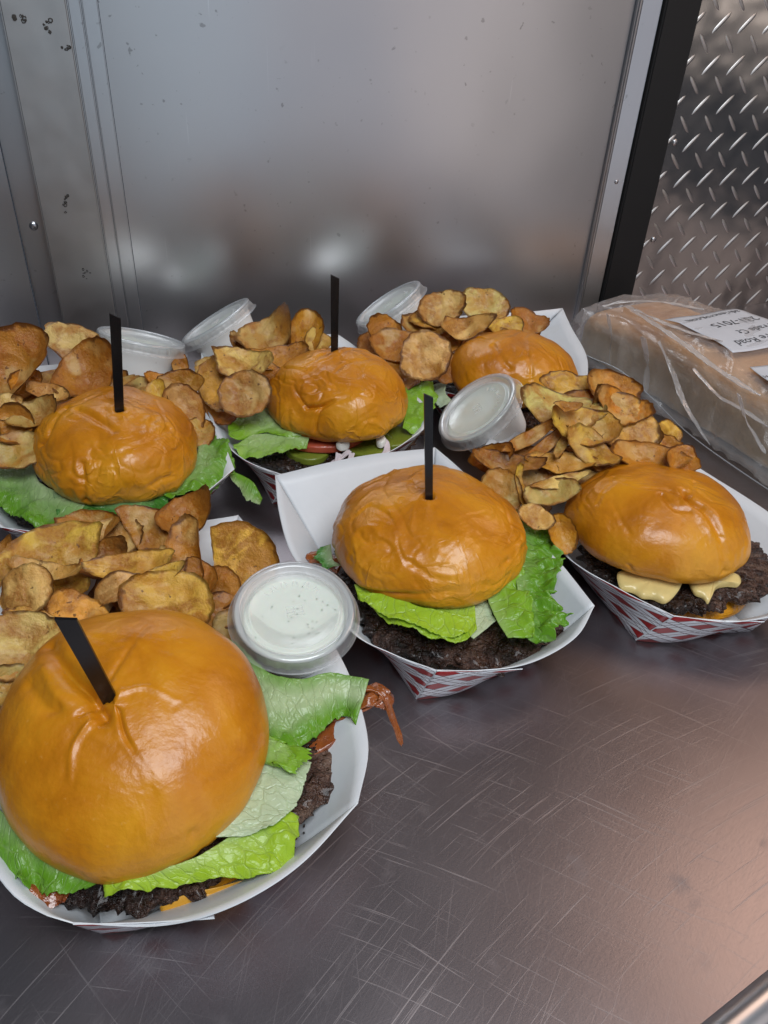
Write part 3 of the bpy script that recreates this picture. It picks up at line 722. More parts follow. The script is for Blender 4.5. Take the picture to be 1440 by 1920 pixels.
leaf([(-30,1480,4.4),(20,1540,4.2),(80,1590,4.0),(150,1625,3.9),(200,1640,3.9)], [(-40,1610,3.4),(0,1640,3.3),(55,1662,3.3),(100,1678,3.2),(168,1664,3.3)], bg, GREEN, 3, ruf=.35, edge=.10, g0=.4, g1=1)
leaf([(190,1625,3.9),(290,1630,3.9),(370,1605,4),(440,1560,4),(500,1500,4.2)], [(196,1682,3.3),(300,1668,3.3),(410,1645,3.4),(480,1640,3.4),(545,1612,3.6),(560,1530,3.8)], bg, YEL, 8, ruf=.35, g0=.45, g1=1, edge=.07)
leaf([(400,1570,4.3),(440,1500,4.4),(480,1420,4.6),(490,1380,4.6)], [(470,1565,4.1),(520,1545,4.2),(560,1500,4.2),(584,1432,4.3)], bg, PALE, 5, ruf=.2, g0=0, g1=.35, edge=.05)
leaf([(470,1370,5.0),(490,1390,4.9),(480,1425,4.9)], [(530,1388,4.9),(585,1412,4.9),(548,1448,4.8),(505,1432,4.7)], bg, MID, 15, ruf=.3, g0=.3, g1=1, edge=.25, nu=50)
leaf([(425,1195,4.6),(455,1215,5.0),(505,1262,5.1),(560,1272,5.2),(625,1262,5.1),(692,1274,5.1)], [(450,1330,4.8),(490,1400,4.6),(540,1398,4.5),(580,1380,4.4),(640,1330,4.5),(668,1352,4.4)], bg, GREEN, 21, ruf=.32, edge=.10, nv=44, sag=.4, gfun=lambda u, v: abs(v-.38)*2.0-.12)
strip('bacon_strip', [at(560,1330,3.4), at(620,1330,3.6), at(665,1320,4.0), at(700,1300,4.4), at(722,1312,4.4), at(728,1330,4.0)], 1.3, .09, M_BACON, bg, 3, .3)
strip('bacon_strip', [at(560,1410,3.0), at(610,1385,3.2), at(640,1360,3.3), at(662,1330,3.6)], 1.0, .25, M_BACON, bg, 8, .2)
strip('bacon_fat', [at(655,1300,4.5), at(690,1290,4.7), at(715,1300,4.6), at(730,1330,4.0), at(745,1370,2.8), at(754,1397,2.0)], .36, .08, M_BACONF, bg, 9, .3)
strip('bacon_fat', [at(665,1322,4.2), at(690,1312,4.5), at(712,1300,4.6), at(724,1312,4.4)], .8, .08, M_BACONF, bg, 29, .3)
strip('bacon_strip', [at(70,1640,3.0), at(92,1668,2.9), at(112,1690,2.7)], 1.3, .2, M_BACON, bg, 12, .4)
blob('cheese_slice', [(300,1700,1.9),(340,1680,2.1),(420,1662,2.2),(470,1650,2.2),(450,1672,1.9),(380,1695,1.8),(320,1715,1.6)], M_CHEESE, .15, bg)
blob('mayonnaise', [(225,1652,3.7),(240,1646,3.8),(270,1642,3.8),(262,1650,3.6),(240,1656,3.6)], M_MAYO, .12, bg)
# --- centre burger
B4 = dict(C=(2.87, 38.45, 5.0), a=6.02, b=5.5, ct=3.35, cb=1.8, tx=0)
bg = empty('burger', (3, 38.3, .3), 'centre burger with wrinkled shiny bun and frilly lettuce on its right', 'burger', 'burgers in the paper trays')
top_bun(parent=bg, seed=11, wr=.62, creases=[(.7, .2, [(802,935),(807,935)]), 
    (.18, .16, [(767,1052),(800,1075),(838,1087),(900,1078),(953,1051)]), (.20, .16, [(891,1003),(850,1025),(833,1038),(822,1060)]),
    (.14, .12, [(845,985),(875,970),(905,962)]), (.22, .2, [(656,1087),(713,1112),(820,1108),(887,1096)]), (.14, .15, [(660,930),(700,905),(745,890)]),
    (.15, .14, [(900,1030),(940,1035),(975,1010)]), (-.12, .12, [(730,960),(780,1000),(800,1030)]), (.15, .12, [(940,950),(955,980),(985,1000)])], **B4)
bottom_bun((3.4, 38), 5.4, .3, 1.6, 5, bg)
patty((3.4, 38), Pz([(640,1110),(662,1168),(700,1205),(760,1238),(830,1252),(880,1262),(940,1250),(1000,1228),(1050,1192),(1062,1130),(1052,1070)], 2.4)+circ((3.4,38), 6.6, 40, 175, 2.4), 2.3, 1.1, 9, bg)
leaf([(664,1096,4.2),(720,1100,4.2),(780,1118,4.2),(850,1125,4.2),(890,1130,4.2)], [(672,1124,4.1),(722,1158,3.9),(767,1182,3.8),(811,1195,3.8),(864,1204,3.8),(893,1186,3.9)], bg, YEL, 31, ruf=.28, edge=.07, g0=.55, g1=1)
leaf([(671,1113,4.4),(709,1113,4.5),(758,1124,4.5),(784,1138,4.4),(838,1147,4.4),(890,1160,4.2)], [(676,1126,4.2),(715,1150,4.2),(760,1170,4.1),(811,1185,4.1),(855,1195,4.0),(892,1180,4.0)], bg, YEL, 34, ruf=.22, edge=.1, g0=1, g1=.8)
leaf([(780,1125,4.2),(830,1150,4.0),(888,1198,3.8)], [(880,1085,4.2),(905,1110,4.0),(930,1165,3.9)], bg, PALE, 37, ruf=.15, g0=0, g1=.3, edge=.04)
leaf([(895,1085,4.4),(912,1120,4.3),(930,1160,4.2),(952,1196,4.0)], [(975,1045,4.7),(985,1090,4.8),(1000,1150,4.5),(1000,1195,4.2)], bg, MID, 41, ruf=.5, g0=.5, g1=1, edge=.06)
leaf([(960,950,4.6),(970,1010,4.6),(965,1070,4.6),(975,1130,4.4),(990,1200,4.0)], [(1000,962,4.5),(1044,1005,4.6),(1048,1060,4.6),(1036,1110,4.5),(1060,1160,4.4),(1015,1214,4.0)], bg, GREEN, 43, nu=190, nv=44, ruf=.6, frill=.32, edge=.38, g0=.5, g1=1, freq=1.3)
leaf([(640,1060,4),(625,1050,4),(620,1020,4.2)], [(610,1064,3.8),(592,1048,3.8),(600,1030,4)], bg, DARK, 47, ruf=.3, nu=40, nv=16)
strip('bacon_strip', [at(640,1060,3.2), at(605,1048,3.2), at(575,1044,3.2)], 1.1, .2, M_BACON, bg, 15, .4)
strip('bacon_strip', [at(1020,1060,2.8), at(1040,1080,2.9), at(1048,1110,2.8), at(1040,1135,2.6)], 1.0, .5, M_PATTY, bg, 17, .5)
# --- right burger
B5 = dict(C=(17.55, 41.71, 4.7), a=5.96, b=4.95, ct=3.2, cb=1.6, tx=0)
bg = empty('burger', (17.5, 41.5, .3), 'right burger without a pick, yellow sauce running from under its bun', 'burger', 'burgers in the paper trays')
top_bun(parent=bg, seed=17, wr=.3, creases=[
    (.6, .24, [(1283,925),(1290,940),(1315,957),(1335,985),(1347,1013),(1352,1068)]), (.14, .12, [(1150,900),(1180,912),(1207,918),(1250,922),(1285,936)]),
    (.12, .14, [(1121,945),(1135,925),(1150,914)]), (.10, .12, [(1147,944),(1165,975),(1180,1000)]), (.14, .12, [(1300,905),(1295,925),(1285,938)]), (.2, .2, [(1240,930),(1262,955),(1290,960)]),(.12,.12,[(1180,1060),(1200,1085)])], **B5)
bottom_bun((19.9, 41.3), 4.6, .4, 2.0, 7, bg, 4.6)
patty((18.6, 41), Pz([(1080,1035),(1100,1065),(1140,1092),(1200,1122),(1250,1150),(1310,1155),(1370,1135)], 2.5)+Pz([(1440,1100),(1475,1040),(1460,970),(1400,950)], 2.9)+circ((18.6,41), 5.9, 60, 175, 2.6), 2.5, 1.15, 13, bg)
blob('yellow_sauce', [(1160,1072,3.5),(1200,1070,3.6),(1250,1072,3.6),(1278,1085,3.5),(1272,1108,3.3),(1250,1128,3.2),(1225,1120,3.2),(1205,1118,3.3),(1188,1108,3.3),(1162,1098,3.4)], M_SAUCE, .17, bg, 2)
blob('yellow_sauce', [(1292,1076,3.5),(1330,1072,3.6),(1360,1072,3.6),(1385,1078,3.5),(1388,1095,3.4),(1365,1095,3.4),(1345,1100,3.3),(1335,1118,3.2),(1327,1131,3.0),(1318,1118,3.2),(1300,1108,3.3)], M_SAUCE, .16, bg, 5)
# --- left burger
B1 = dict(C=(-18.5, 46.08, 5.0), a=5.67, b=5.1, ct=3.6, cb=2.0, tx=0)
bg = empty('burger', (-18.5, 46, .3), 'left burger with deeply wrinkled bun on wide green lettuce leaves', 'burger', 'burgers in the paper trays')
top_bun(parent=bg, seed=23, wr=.8, lumps=.28, creases=[(.7, .2, [(222,770),(226,770)]), 
    (.28, .2, [(173,890),(190,870),(224,852),(274,834),(300,815),(318,805)]), (.28, .22, [(144,768),(180,785),(200,800),(215,812)]),
    (.25, .16, [(232,890),(240,872),(256,858),(285,868)]), (.5, .2, [(156,870),(160,895),(164,935)]), (.3, .2, [(320,893),(300,898),(280,910)]),
    (.3, .22, [(125,765),(100,800),(88,822),(74,832)]), (.18, .14, [(290,755),(305,780),(310,800)]), (.2, .14, [(255,830),(262,812),(300,800)]), (.2,.14,[(175,850),(160,870),(150,880)])], **B1)
bottom_bun((-18.3, 45.8), 5.3, .3, 1.6, 9, bg)
patty((-18.4, 45.6), Pz([(-20,930),(20,965),(100,988),(220,985),(340,950),(405,905)], 2.2)+circ((-18.4,45.6), 6.2, 10, 190, 2.4), 2.3, 1.1, 19, bg)
leaf([(-40,880,4),(50,865,4),(75,905,4),(120,925,4.1),(170,930,4.1)], [(-40,930,3.6),(0,948,3.5),(30,968,3.4),(70,990,3.3),(122,1004,3.2)], bg, GREEN, 51, ruf=.45, g0=.1, g1=.9)
leaf([(100,925,4),(180,935,4.1),(240,930,4.1),(290,905,4.1)], [(110,985,3.4),(175,968,3.5),(235,975,3.4),(285,978,3.4),(318,935,3.6)], bg, DARK, 53, ruf=.45, g0=.3, g1=1, edge=.15)
leaf([(280,915,4.2),(340,885,4.3),(370,850,4.4),(365,800,4.6)], [(320,935,3.9),(375,918,3.8),(425,898,3.9),(440,868,4.1),(425,830,4.5),(405,806,4.8)], bg, GREEN, 57, ruf=.6, g0=.35, g1=.9, edge=.15)
leaf([(425,880,3.8),(450,890,3.4),(475,905,2.8),(492,935,1.9)], [(432,895,3.6),(448,915,3.0),(462,935,2.2),(487,950,1.6)], bg, GREEN, 59, ruf=.3, g0=1, g1=.2, nu=40, nv=16)
blob('mayonnaise', [(120,932,3.9),(140,930,3.9),(162,936,3.9),(155,942,3.7),(130,940,3.7)], M_MAYO, .15, bg)
# --- burger behind the centre
B3 = dict(C=(-4.03, 54.93, 5.1), a=5.52, b=4.85, ct=3.55, cb=1.8, tx=0)
bg = empty('burger', (-4, 54.7, .3), 'rear middle burger showing tomato, pickles and onion under a wrinkled bun', 'burger', 'burgers in the paper trays')
top_bun(parent=bg, seed=29, wr=.9, lumps=.25, creases=[
    (.35, .18, [(573,765),(600,762),(624,754),(650,750)]), (.28, .16, [(624,754),(600,768),(592,790),(588,820)]), (.25, .15, [(635,756),(660,770),(685,786),(722,806)]),
    (.2, .14, [(551,725),(560,745),(573,763)]), (.2, .14, [(694,745),(710,770),(729,793)]), (.16, .12, [(628,700),(640,688),(655,680)]), (.2, .14, [(640,815),(650,795),(668,790),(680,800)]), (.14,.12,[(612,700),(618,720),(624,745)])], **B3)
bottom_bun((-3.6, 54.4), 5.2, .3, 1.4, 12, bg)
patty((-3.6, 54.4), Pz([(440,840),(480,872),(560,888),(640,880),(710,866),(780,830),(812,800)], 1.9)+circ((-3.6,54.4), 6.3, 10, 175, 2.1), 2.0, .9, 27, bg)
leaf([(500,765,4.5),(525,780,4.4),(555,805,4.3),(570,812,4.2)], [(431,783,4.2),(433,826,3.9),(478,812,4.0),(530,818,4.0),(556,822,3.9)], bg, MID, 61, ruf=.3, g0=.1, g1=.9, nu=50)
leaf([(470,815,3.9),(530,812,4),(580,820,4)], [(437,838,3.6),(455,858,3.3),(480,858,3.4),(515,852,3.4),(575,835,3.6)], bg, MID, 63, ruf=.25, g0=.2, g1=.7, nu=50)
leaf([(748,700,4.6),(762,750,4.5),(755,802,4)], [(786,702,4.8),(818,728,4.6),(815,760,4.3),(795,790,4.2),(772,806,3.9)], bg, MID, 67, ruf=.6, g0=.8, g1=1, nu=50)
pt = at(600, 832, 3.0); disc('tomato_slice', (pt.x, pt.y+2.3, 3.15), 3.5, .55, M_TOM, bg, (.02, .02), 3)
pt = at(576, 862, 2.3); disc('pickle_slice', (pt.x, pt.y+1.2, 2.45), 1.75, .6, M_PICKLE, bg, (0, .02), 5)
pt = at(690, 850, 2.6); disc('pickle_slice', (pt.x, pt.y+.9, 2.75), 1.9, .6, M_PICKLE, bg, (.10, -.03), 6)
pt = at(735, 835, 2.8); disc('pickle_slice', (pt.x, pt.y+.9, 2.9), 1.6, .5, M_PICKLE, bg, (.12, -.03), 8)
for k, l in enumerate([[(655,845,3.4),(640,858,3.1),(625,868,2.8),(615,882,2.4)], [(660,850,3.3),(655,865,3.0),(640,880,2.6)], [(635,850,3.3),(632,865,3),(622,878,2.6)], [(712,815,3.9),(725,832,3.5),(722,850,3.2),(700,864,2.9),(680,872,2.7)]]):
    strip('onion_sliver', [at(*p) for p in l], .42, .12, M_ONION, bg, k, .1)
blob('mayonnaise', [(630,832,3.8),(645,828,3.9),(655,830,3.9),(652,838,3.6),(638,840,3.6)], M_MAYO, .2, bg)
blob('mayonnaise', [(706,822,3.8),(718,818,3.9),(724,826,3.8),(716,835,3.6),(707,832,3.6)], M_MAYO, .25, bg)
# --- farthest burger
B6 = dict(C=(10.03, 61.45, 5.0), a=5.44, b=4.2, ct=3.2, cb=1.8, tx=0)
bg = empty('burger', (10, 61.4, .3), 'farthest burger, plain orange bun without a pick near the bread bag', 'burger', 'burgers in the paper trays')
top_bun(parent=bg, seed=37, wr=.5, lumps=.3, creases=[(.3, .22, [(925,648),(935,665),(946,682),(955,690)]), (.15, .15, [(985,665),(995,690),(996,712)]), (.12, .12, [(870,680),(890,665)]), (.12,.12,[(865,720),(885,705)])], **B6)
bottom_bun((10, 62.2), 5.0, .3, 1.5, 15, bg)
patty((9.6, 62.5), Pz([(785,705),(800,740),(845,768),(900,775)], 2.4)+circ((9.6,62.5), 5.6, -60, 175, 2.4), 2.4, 1.0, 33, bg)
leaf([(840,715,4),(835,735,4),(850,755,3.8)], [(812,722,3.6),(806,742,3.4),(825,765,3.3)], bg, PALE, 71, ruf=.3, nu=36, nv=14)
# crumbs fallen in the nearest tray
rnd = random.Random(3); V = []; Fc = []
for k in range(26):
    cx = rnd.gauss(548, 16) if k < 15 else rnd.uniform(520, 640); cy = rnd.gauss(1592, 9) if k < 15 else 1560-(cx-560)*.9+rnd.uniform(-12, 12)
    c = at(cx, cy, 1.2 if k < 15 else 1.7); b = rnd.uniform(.03, .10); bi = len(V)
    for d in ((1,0,0),(-1,0,0),(0,1,0),(0,-1,0),(0,0,1),(0,0,-1)): V.append(c+Vector(d)*b*rnd.uniform(.6, 1.3))
    for f in ((0,2,4),(2,1,4),(1,3,4),(3,0,4),(2,0,5),(1,2,5),(3,1,5),(0,3,5)): Fc.append(tuple(bi+q for q in f))
tag(mesh('meat_crumbs', V, Fc, M_PATTY), 'dark meat crumbs fallen inside the nearest tray', 'crumbs', kind='stuff')
# picks
def pb(B, px, py): return ray_bun(px, py, Vector(B['C']), B['a'], B['b'], B['ct'], B['tx'])
pick(203, 1305, 124, 1160, pb(B2, 203, 1305), .72, 'wide black pick leaning left out of the largest, nearest bun', .25)
pick(804, 935, 803, 742, pb(B4, 804, 935), .50, 'straight black pick standing in the centre bun', .2)
pick(627, 662, 628, 519, pb(B3, 627, 662), .62, 'black pick rising from the rear middle bun against the wall', .1)
pick(224, 770, 216, 592, pb(B1, 224, 770), .66, 'black pick in the left bun, in front of a sauce cup', .2)
# ------------------------------------------------------------------ sauce cups
def cup(px, py, z, img, face, label, fill=.75, up=False, hgt=3.55, sc=1.0, specks=True, axis=None):
    C0 = at(px, py, z)
    d = math.hypot(*img); ix, iy = img[0]/d, img[1]/d; k = math.sqrt(1-face*face)
    view = (Vector(CP)-C0).normalized()
    e = Vector(cam2w([ix, iy, 0])); e = (e-view*e.dot(view)).normalized()
    ax = (e*k+view*face).normalized()
    u = ax.cross(Vector((0, 0, 1))); u = u.normalized() if u.length > 1e-3 else Vector((1, 0, 0)); w = ax.cross(u)
    def fr(r, t, h): return C0+u*(r*sc*math.cos(t))+w*(r*sc*math.sin(t))+ax*h*sc      # h measured from the lid plane
    t_ = empty('sauce_cup', fr(0, 0, -hgt), label, 'sauce cup', 'lidded cups of white dressing')
    def lathe(name, prof, m, ns=72, mod=None, closed=False):
        V = []; n = len(prof)
        for i in range(ns):
            t = 2*math.pi*i/ns
            for j, (r, h) in enumerate(prof):
                rr = r+(mod(i, j) if mod else 0); V.append(fr(rr, t, h))
        return mesh(name, V, grid_faces(ns, n, wrap=True), m, parent=t_)
    top = -hgt+.1+fill*(hgt-.3)
    rw = 2.36+.59*min(1, (top+.02+hgt-.3)/(hgt-.92)); tz = min(top, -.62)
    lathe('cup_body', [(.01, -hgt), (2.15, -hgt), (2.3, -hgt+.08), (2.36, -hgt+.3), (rw, tz)], M_CUPW)
    lathe('cup_collar', [(rw, tz), (2.95, -.6), (3.0, -.5), (3.12, -.45), (3.2, -.2), (3.28, -.12)], M_CUP)
    q = (top+hgt)/(hgt-.6)
    rt = 2.26+.64*min(1, q)
    G = [(.01, -hgt+.12), (2.12, -hgt+.12), (2.22, -hgt+.3), (rt, top), (rt*.93, top+.02), (rt*.5, top-.04), (.01, top)]
    s = lathe('dressing', G, M_RANCH)
    rnd = random.Random(int(px)); V = []; Fc = []
    for i in range(26):
        r = rt*.9*math.sqrt(rnd.random()); t = rnd.random()*6.283; c = fr(r, t, top+.03); b = rnd.uniform(.025, .05); bi = len(V)
        for kx in range(5): V.append(c+u*b*math.cos(kx*1.257)+w*b*math.sin(kx*1.257)+ax*.012)
        Fc.append(tuple(bi+kx for kx in range(5)))
    tag(mesh('herb_flecks', V, Fc, M_SPECK, parent=t_), kind='stuff')
    lid = lathe('lid', [(.01, -.14), (1.2, -.14), (2.35, -.15), (2.45, -.05), (2.55, -.05), (2.62, -.22), (2.86, -.22), (2.93, 0), (2.98, .06)], M_LID)
    lathe('lid_rim', [(2.98, .06), (3.05, .1), (3.2, .11), (3.36, .07), (3.42, -.03), (3.40, -.12)], M_LIDR)
    lathe('lid_skirt', [(3.40, -.12), (3.45, -.4), (3.47, -.55), (3.60, -.72), (3.70, -.74)], M_LID, 144, lambda i, j: (.035 if (i//2) % 2 else -.01) if j in (1, 2) else 0)
    # pressed-in marks on the lid
    V = []; Fc = []
    def mark(x0, y0, x1, y1, wd=.05):
        bi = len(V); dx, dy = x1-x0, y1-y0; L = math.hypot(dx, dy); nx, ny = -dy/L*wd/2, dx/L*wd/2
        for (x, y, h) in ((x0+nx, y0+ny, -.13), (x1+nx, y1+ny, -.13), (x1, y1, -.09), (x0, y0, -.09), (x1-nx, y1-ny, -.13), (x0-nx, y0-ny, -.13)):
            V.append(C0+u*x*sc+w*y*sc+ax*h*sc)
        Fc.extend([(bi, bi+1, bi+2, bi+3), (bi+3, bi+2, bi+4, bi+5)])
    for kx in range(4): mark(-.55, -.3+kx*.2, .45, -.3+kx*.2)
    for kx in (-.5, 0, .4): mark(kx, -.3, kx, .35)
    for kx in range(11):
        t = -2.5+kx*.17; mark(1.75*math.cos(t), 1.75*math.sin(t), 2.05*math.cos(t+.04*(-1)**kx), 2.05*math.sin(t+.04*(-1)**kx))
    tag(mesh('embossed_mark', V, Fc, M_LID, parent=lid, smooth=False))
    return t_
cup(552, 1143, 6.6, (.02, -1), .82, 'upright clear-lidded sauce cup at the front, resting on the nearest tray', .80, sc=.92)
cup(893, 763, 6.0, (-.62, -.78), .52, 'tilted sauce cup leaning on the chip heap behind the centre bun', .92)
cup(266, 633, 7.4, (.14, -1), .16, 'sauce cup standing behind the left bun and its pick', .88)
cup(403, 601, 7.0, (-.56, -.83), .14, 'tipped sauce cup on chips between the left and rear middle burgers', .90)
cup(727, 568, 7.4, (-.52, -.85), .22, 'tipped sauce cup farthest back, beside the rearmost chip heap', .90)
# ------------------------------------------------------------------ chips
TONES = {'p': (.84, .58, .18), 'y': (.84, .48, .06), 'o': (.66, .24, .010), 'b': (.42, .135, .008), 'g': (.54, .35, .10), 'd': (.12, .038, .008)}
CHIPS = []
def chip(px, py, z, ra, rb, spin, nrm, curl, tone, group, label, fold=0, seed=None, off=None):
    """ra, rb radii cm; spin degrees of the long axis (image right = 0, counter-clockwise); nrm facing direction; curl (k1,k2)"""
    seed = seed if seed is not None else len(CHIPS)+1
    C0 = at(px, py, z) if off is None else Vector(off)
    n = Vector(nrm).normalized(); r = Vector((R_[0], R_[1], R_[2])); ex = (r-n*r.dot(n)).normalized(); ey = n.cross(ex)
    c, s = math.cos(math.radians(spin)), math.sin(math.radians(spin)); ex, ey = ex*c+ey*s, ey*c-ex*s
    rk = random.Random(seed*7+1); brk = (rk.uniform(0, 6.28), rk.uniform(.55, .8)) if rk.random() < .35 else None; kf = rk.uniform(2, 3.5)
    NT, NR = 52, 11; V = []; E = []; th = .065
    for side in (1, -1):
        for j in range(NR+1):
            q = j/NR
            for i in range(NT):
                t = 2*math.pi*i/NT
                w = 1+.055*nz((math.cos(t)*9, math.sin(t)*9, 0), 1, seed+.2)+.11*nz((math.cos(t)*1.3, math.sin(t)*1.3, 0), 1, seed)+.05*nz((math.cos(t)*4, math.sin(t)*4, 0), 1, seed+.5)
                if brk:
                    cb_ = math.cos(t-brk[0])
                    if cb_ > .05: w = min(w, brk[1]/cb_+.05*nz((t*4, 0, 0), 1, seed))
                x, y = ra*w*q*math.cos(t), rb*w*q*math.sin(t)
                h = min(abs(curl[0]), 1.0)*x*x/ra*.78*(1 if curl[0] > 0 else -1)+min(curl[1], .6)*y*y/rb*.42+.50*q*nz((x*.55, y*.55, 0), 1, seed+2)+.20*nz((x*1.3, y*1.3, 0), 1, seed+5)+.12*q**3*nz((math.cos(t)*kf, math.sin(t)*kf, 7), 1, seed+8)+.05*nz((x*4, y*4, 0), 1, seed+6)
                if fold: h += fold*max(0, x/ra-.1)**2*ra; x -= abs(fold)*.35*max(0, x/ra-.1)**2*ra
                p = C0+ex*x+ey*y+n*(h+side*th/2*(1-.6*q**4))
                V.append(p); E.append(q)
    k = (NR+1)*NT; Fc = []
    for sd in range(2):
        for j in range(NR):
            for i in range(NT):
                f = (sd*k+j*NT+i, sd*k+j*NT+(i+1) % NT, sd*k+(j+1)*NT+(i+1) % NT, sd*k+(j+1)*NT+i); Fc.append(f[::-1] if sd == 0 else f)
    for i in range(NT): Fc.append((NR*NT+i, NR*NT+(i+1) % NT, k+NR*NT+(i+1) % NT, k+NR*NT+i))
    o = mesh('potato_chip', V, Fc, M_CHIP, attrs={'edge': E}, origin=C0, nflat=NT)
    t = TONES[tone]; rj = random.Random(seed*13); o.color = tuple(x*rj.uniform(.88, 1.12) for x in t)+(1,)
    tag(o, label, 'potato chip', group); CHIPS.append(o); return o
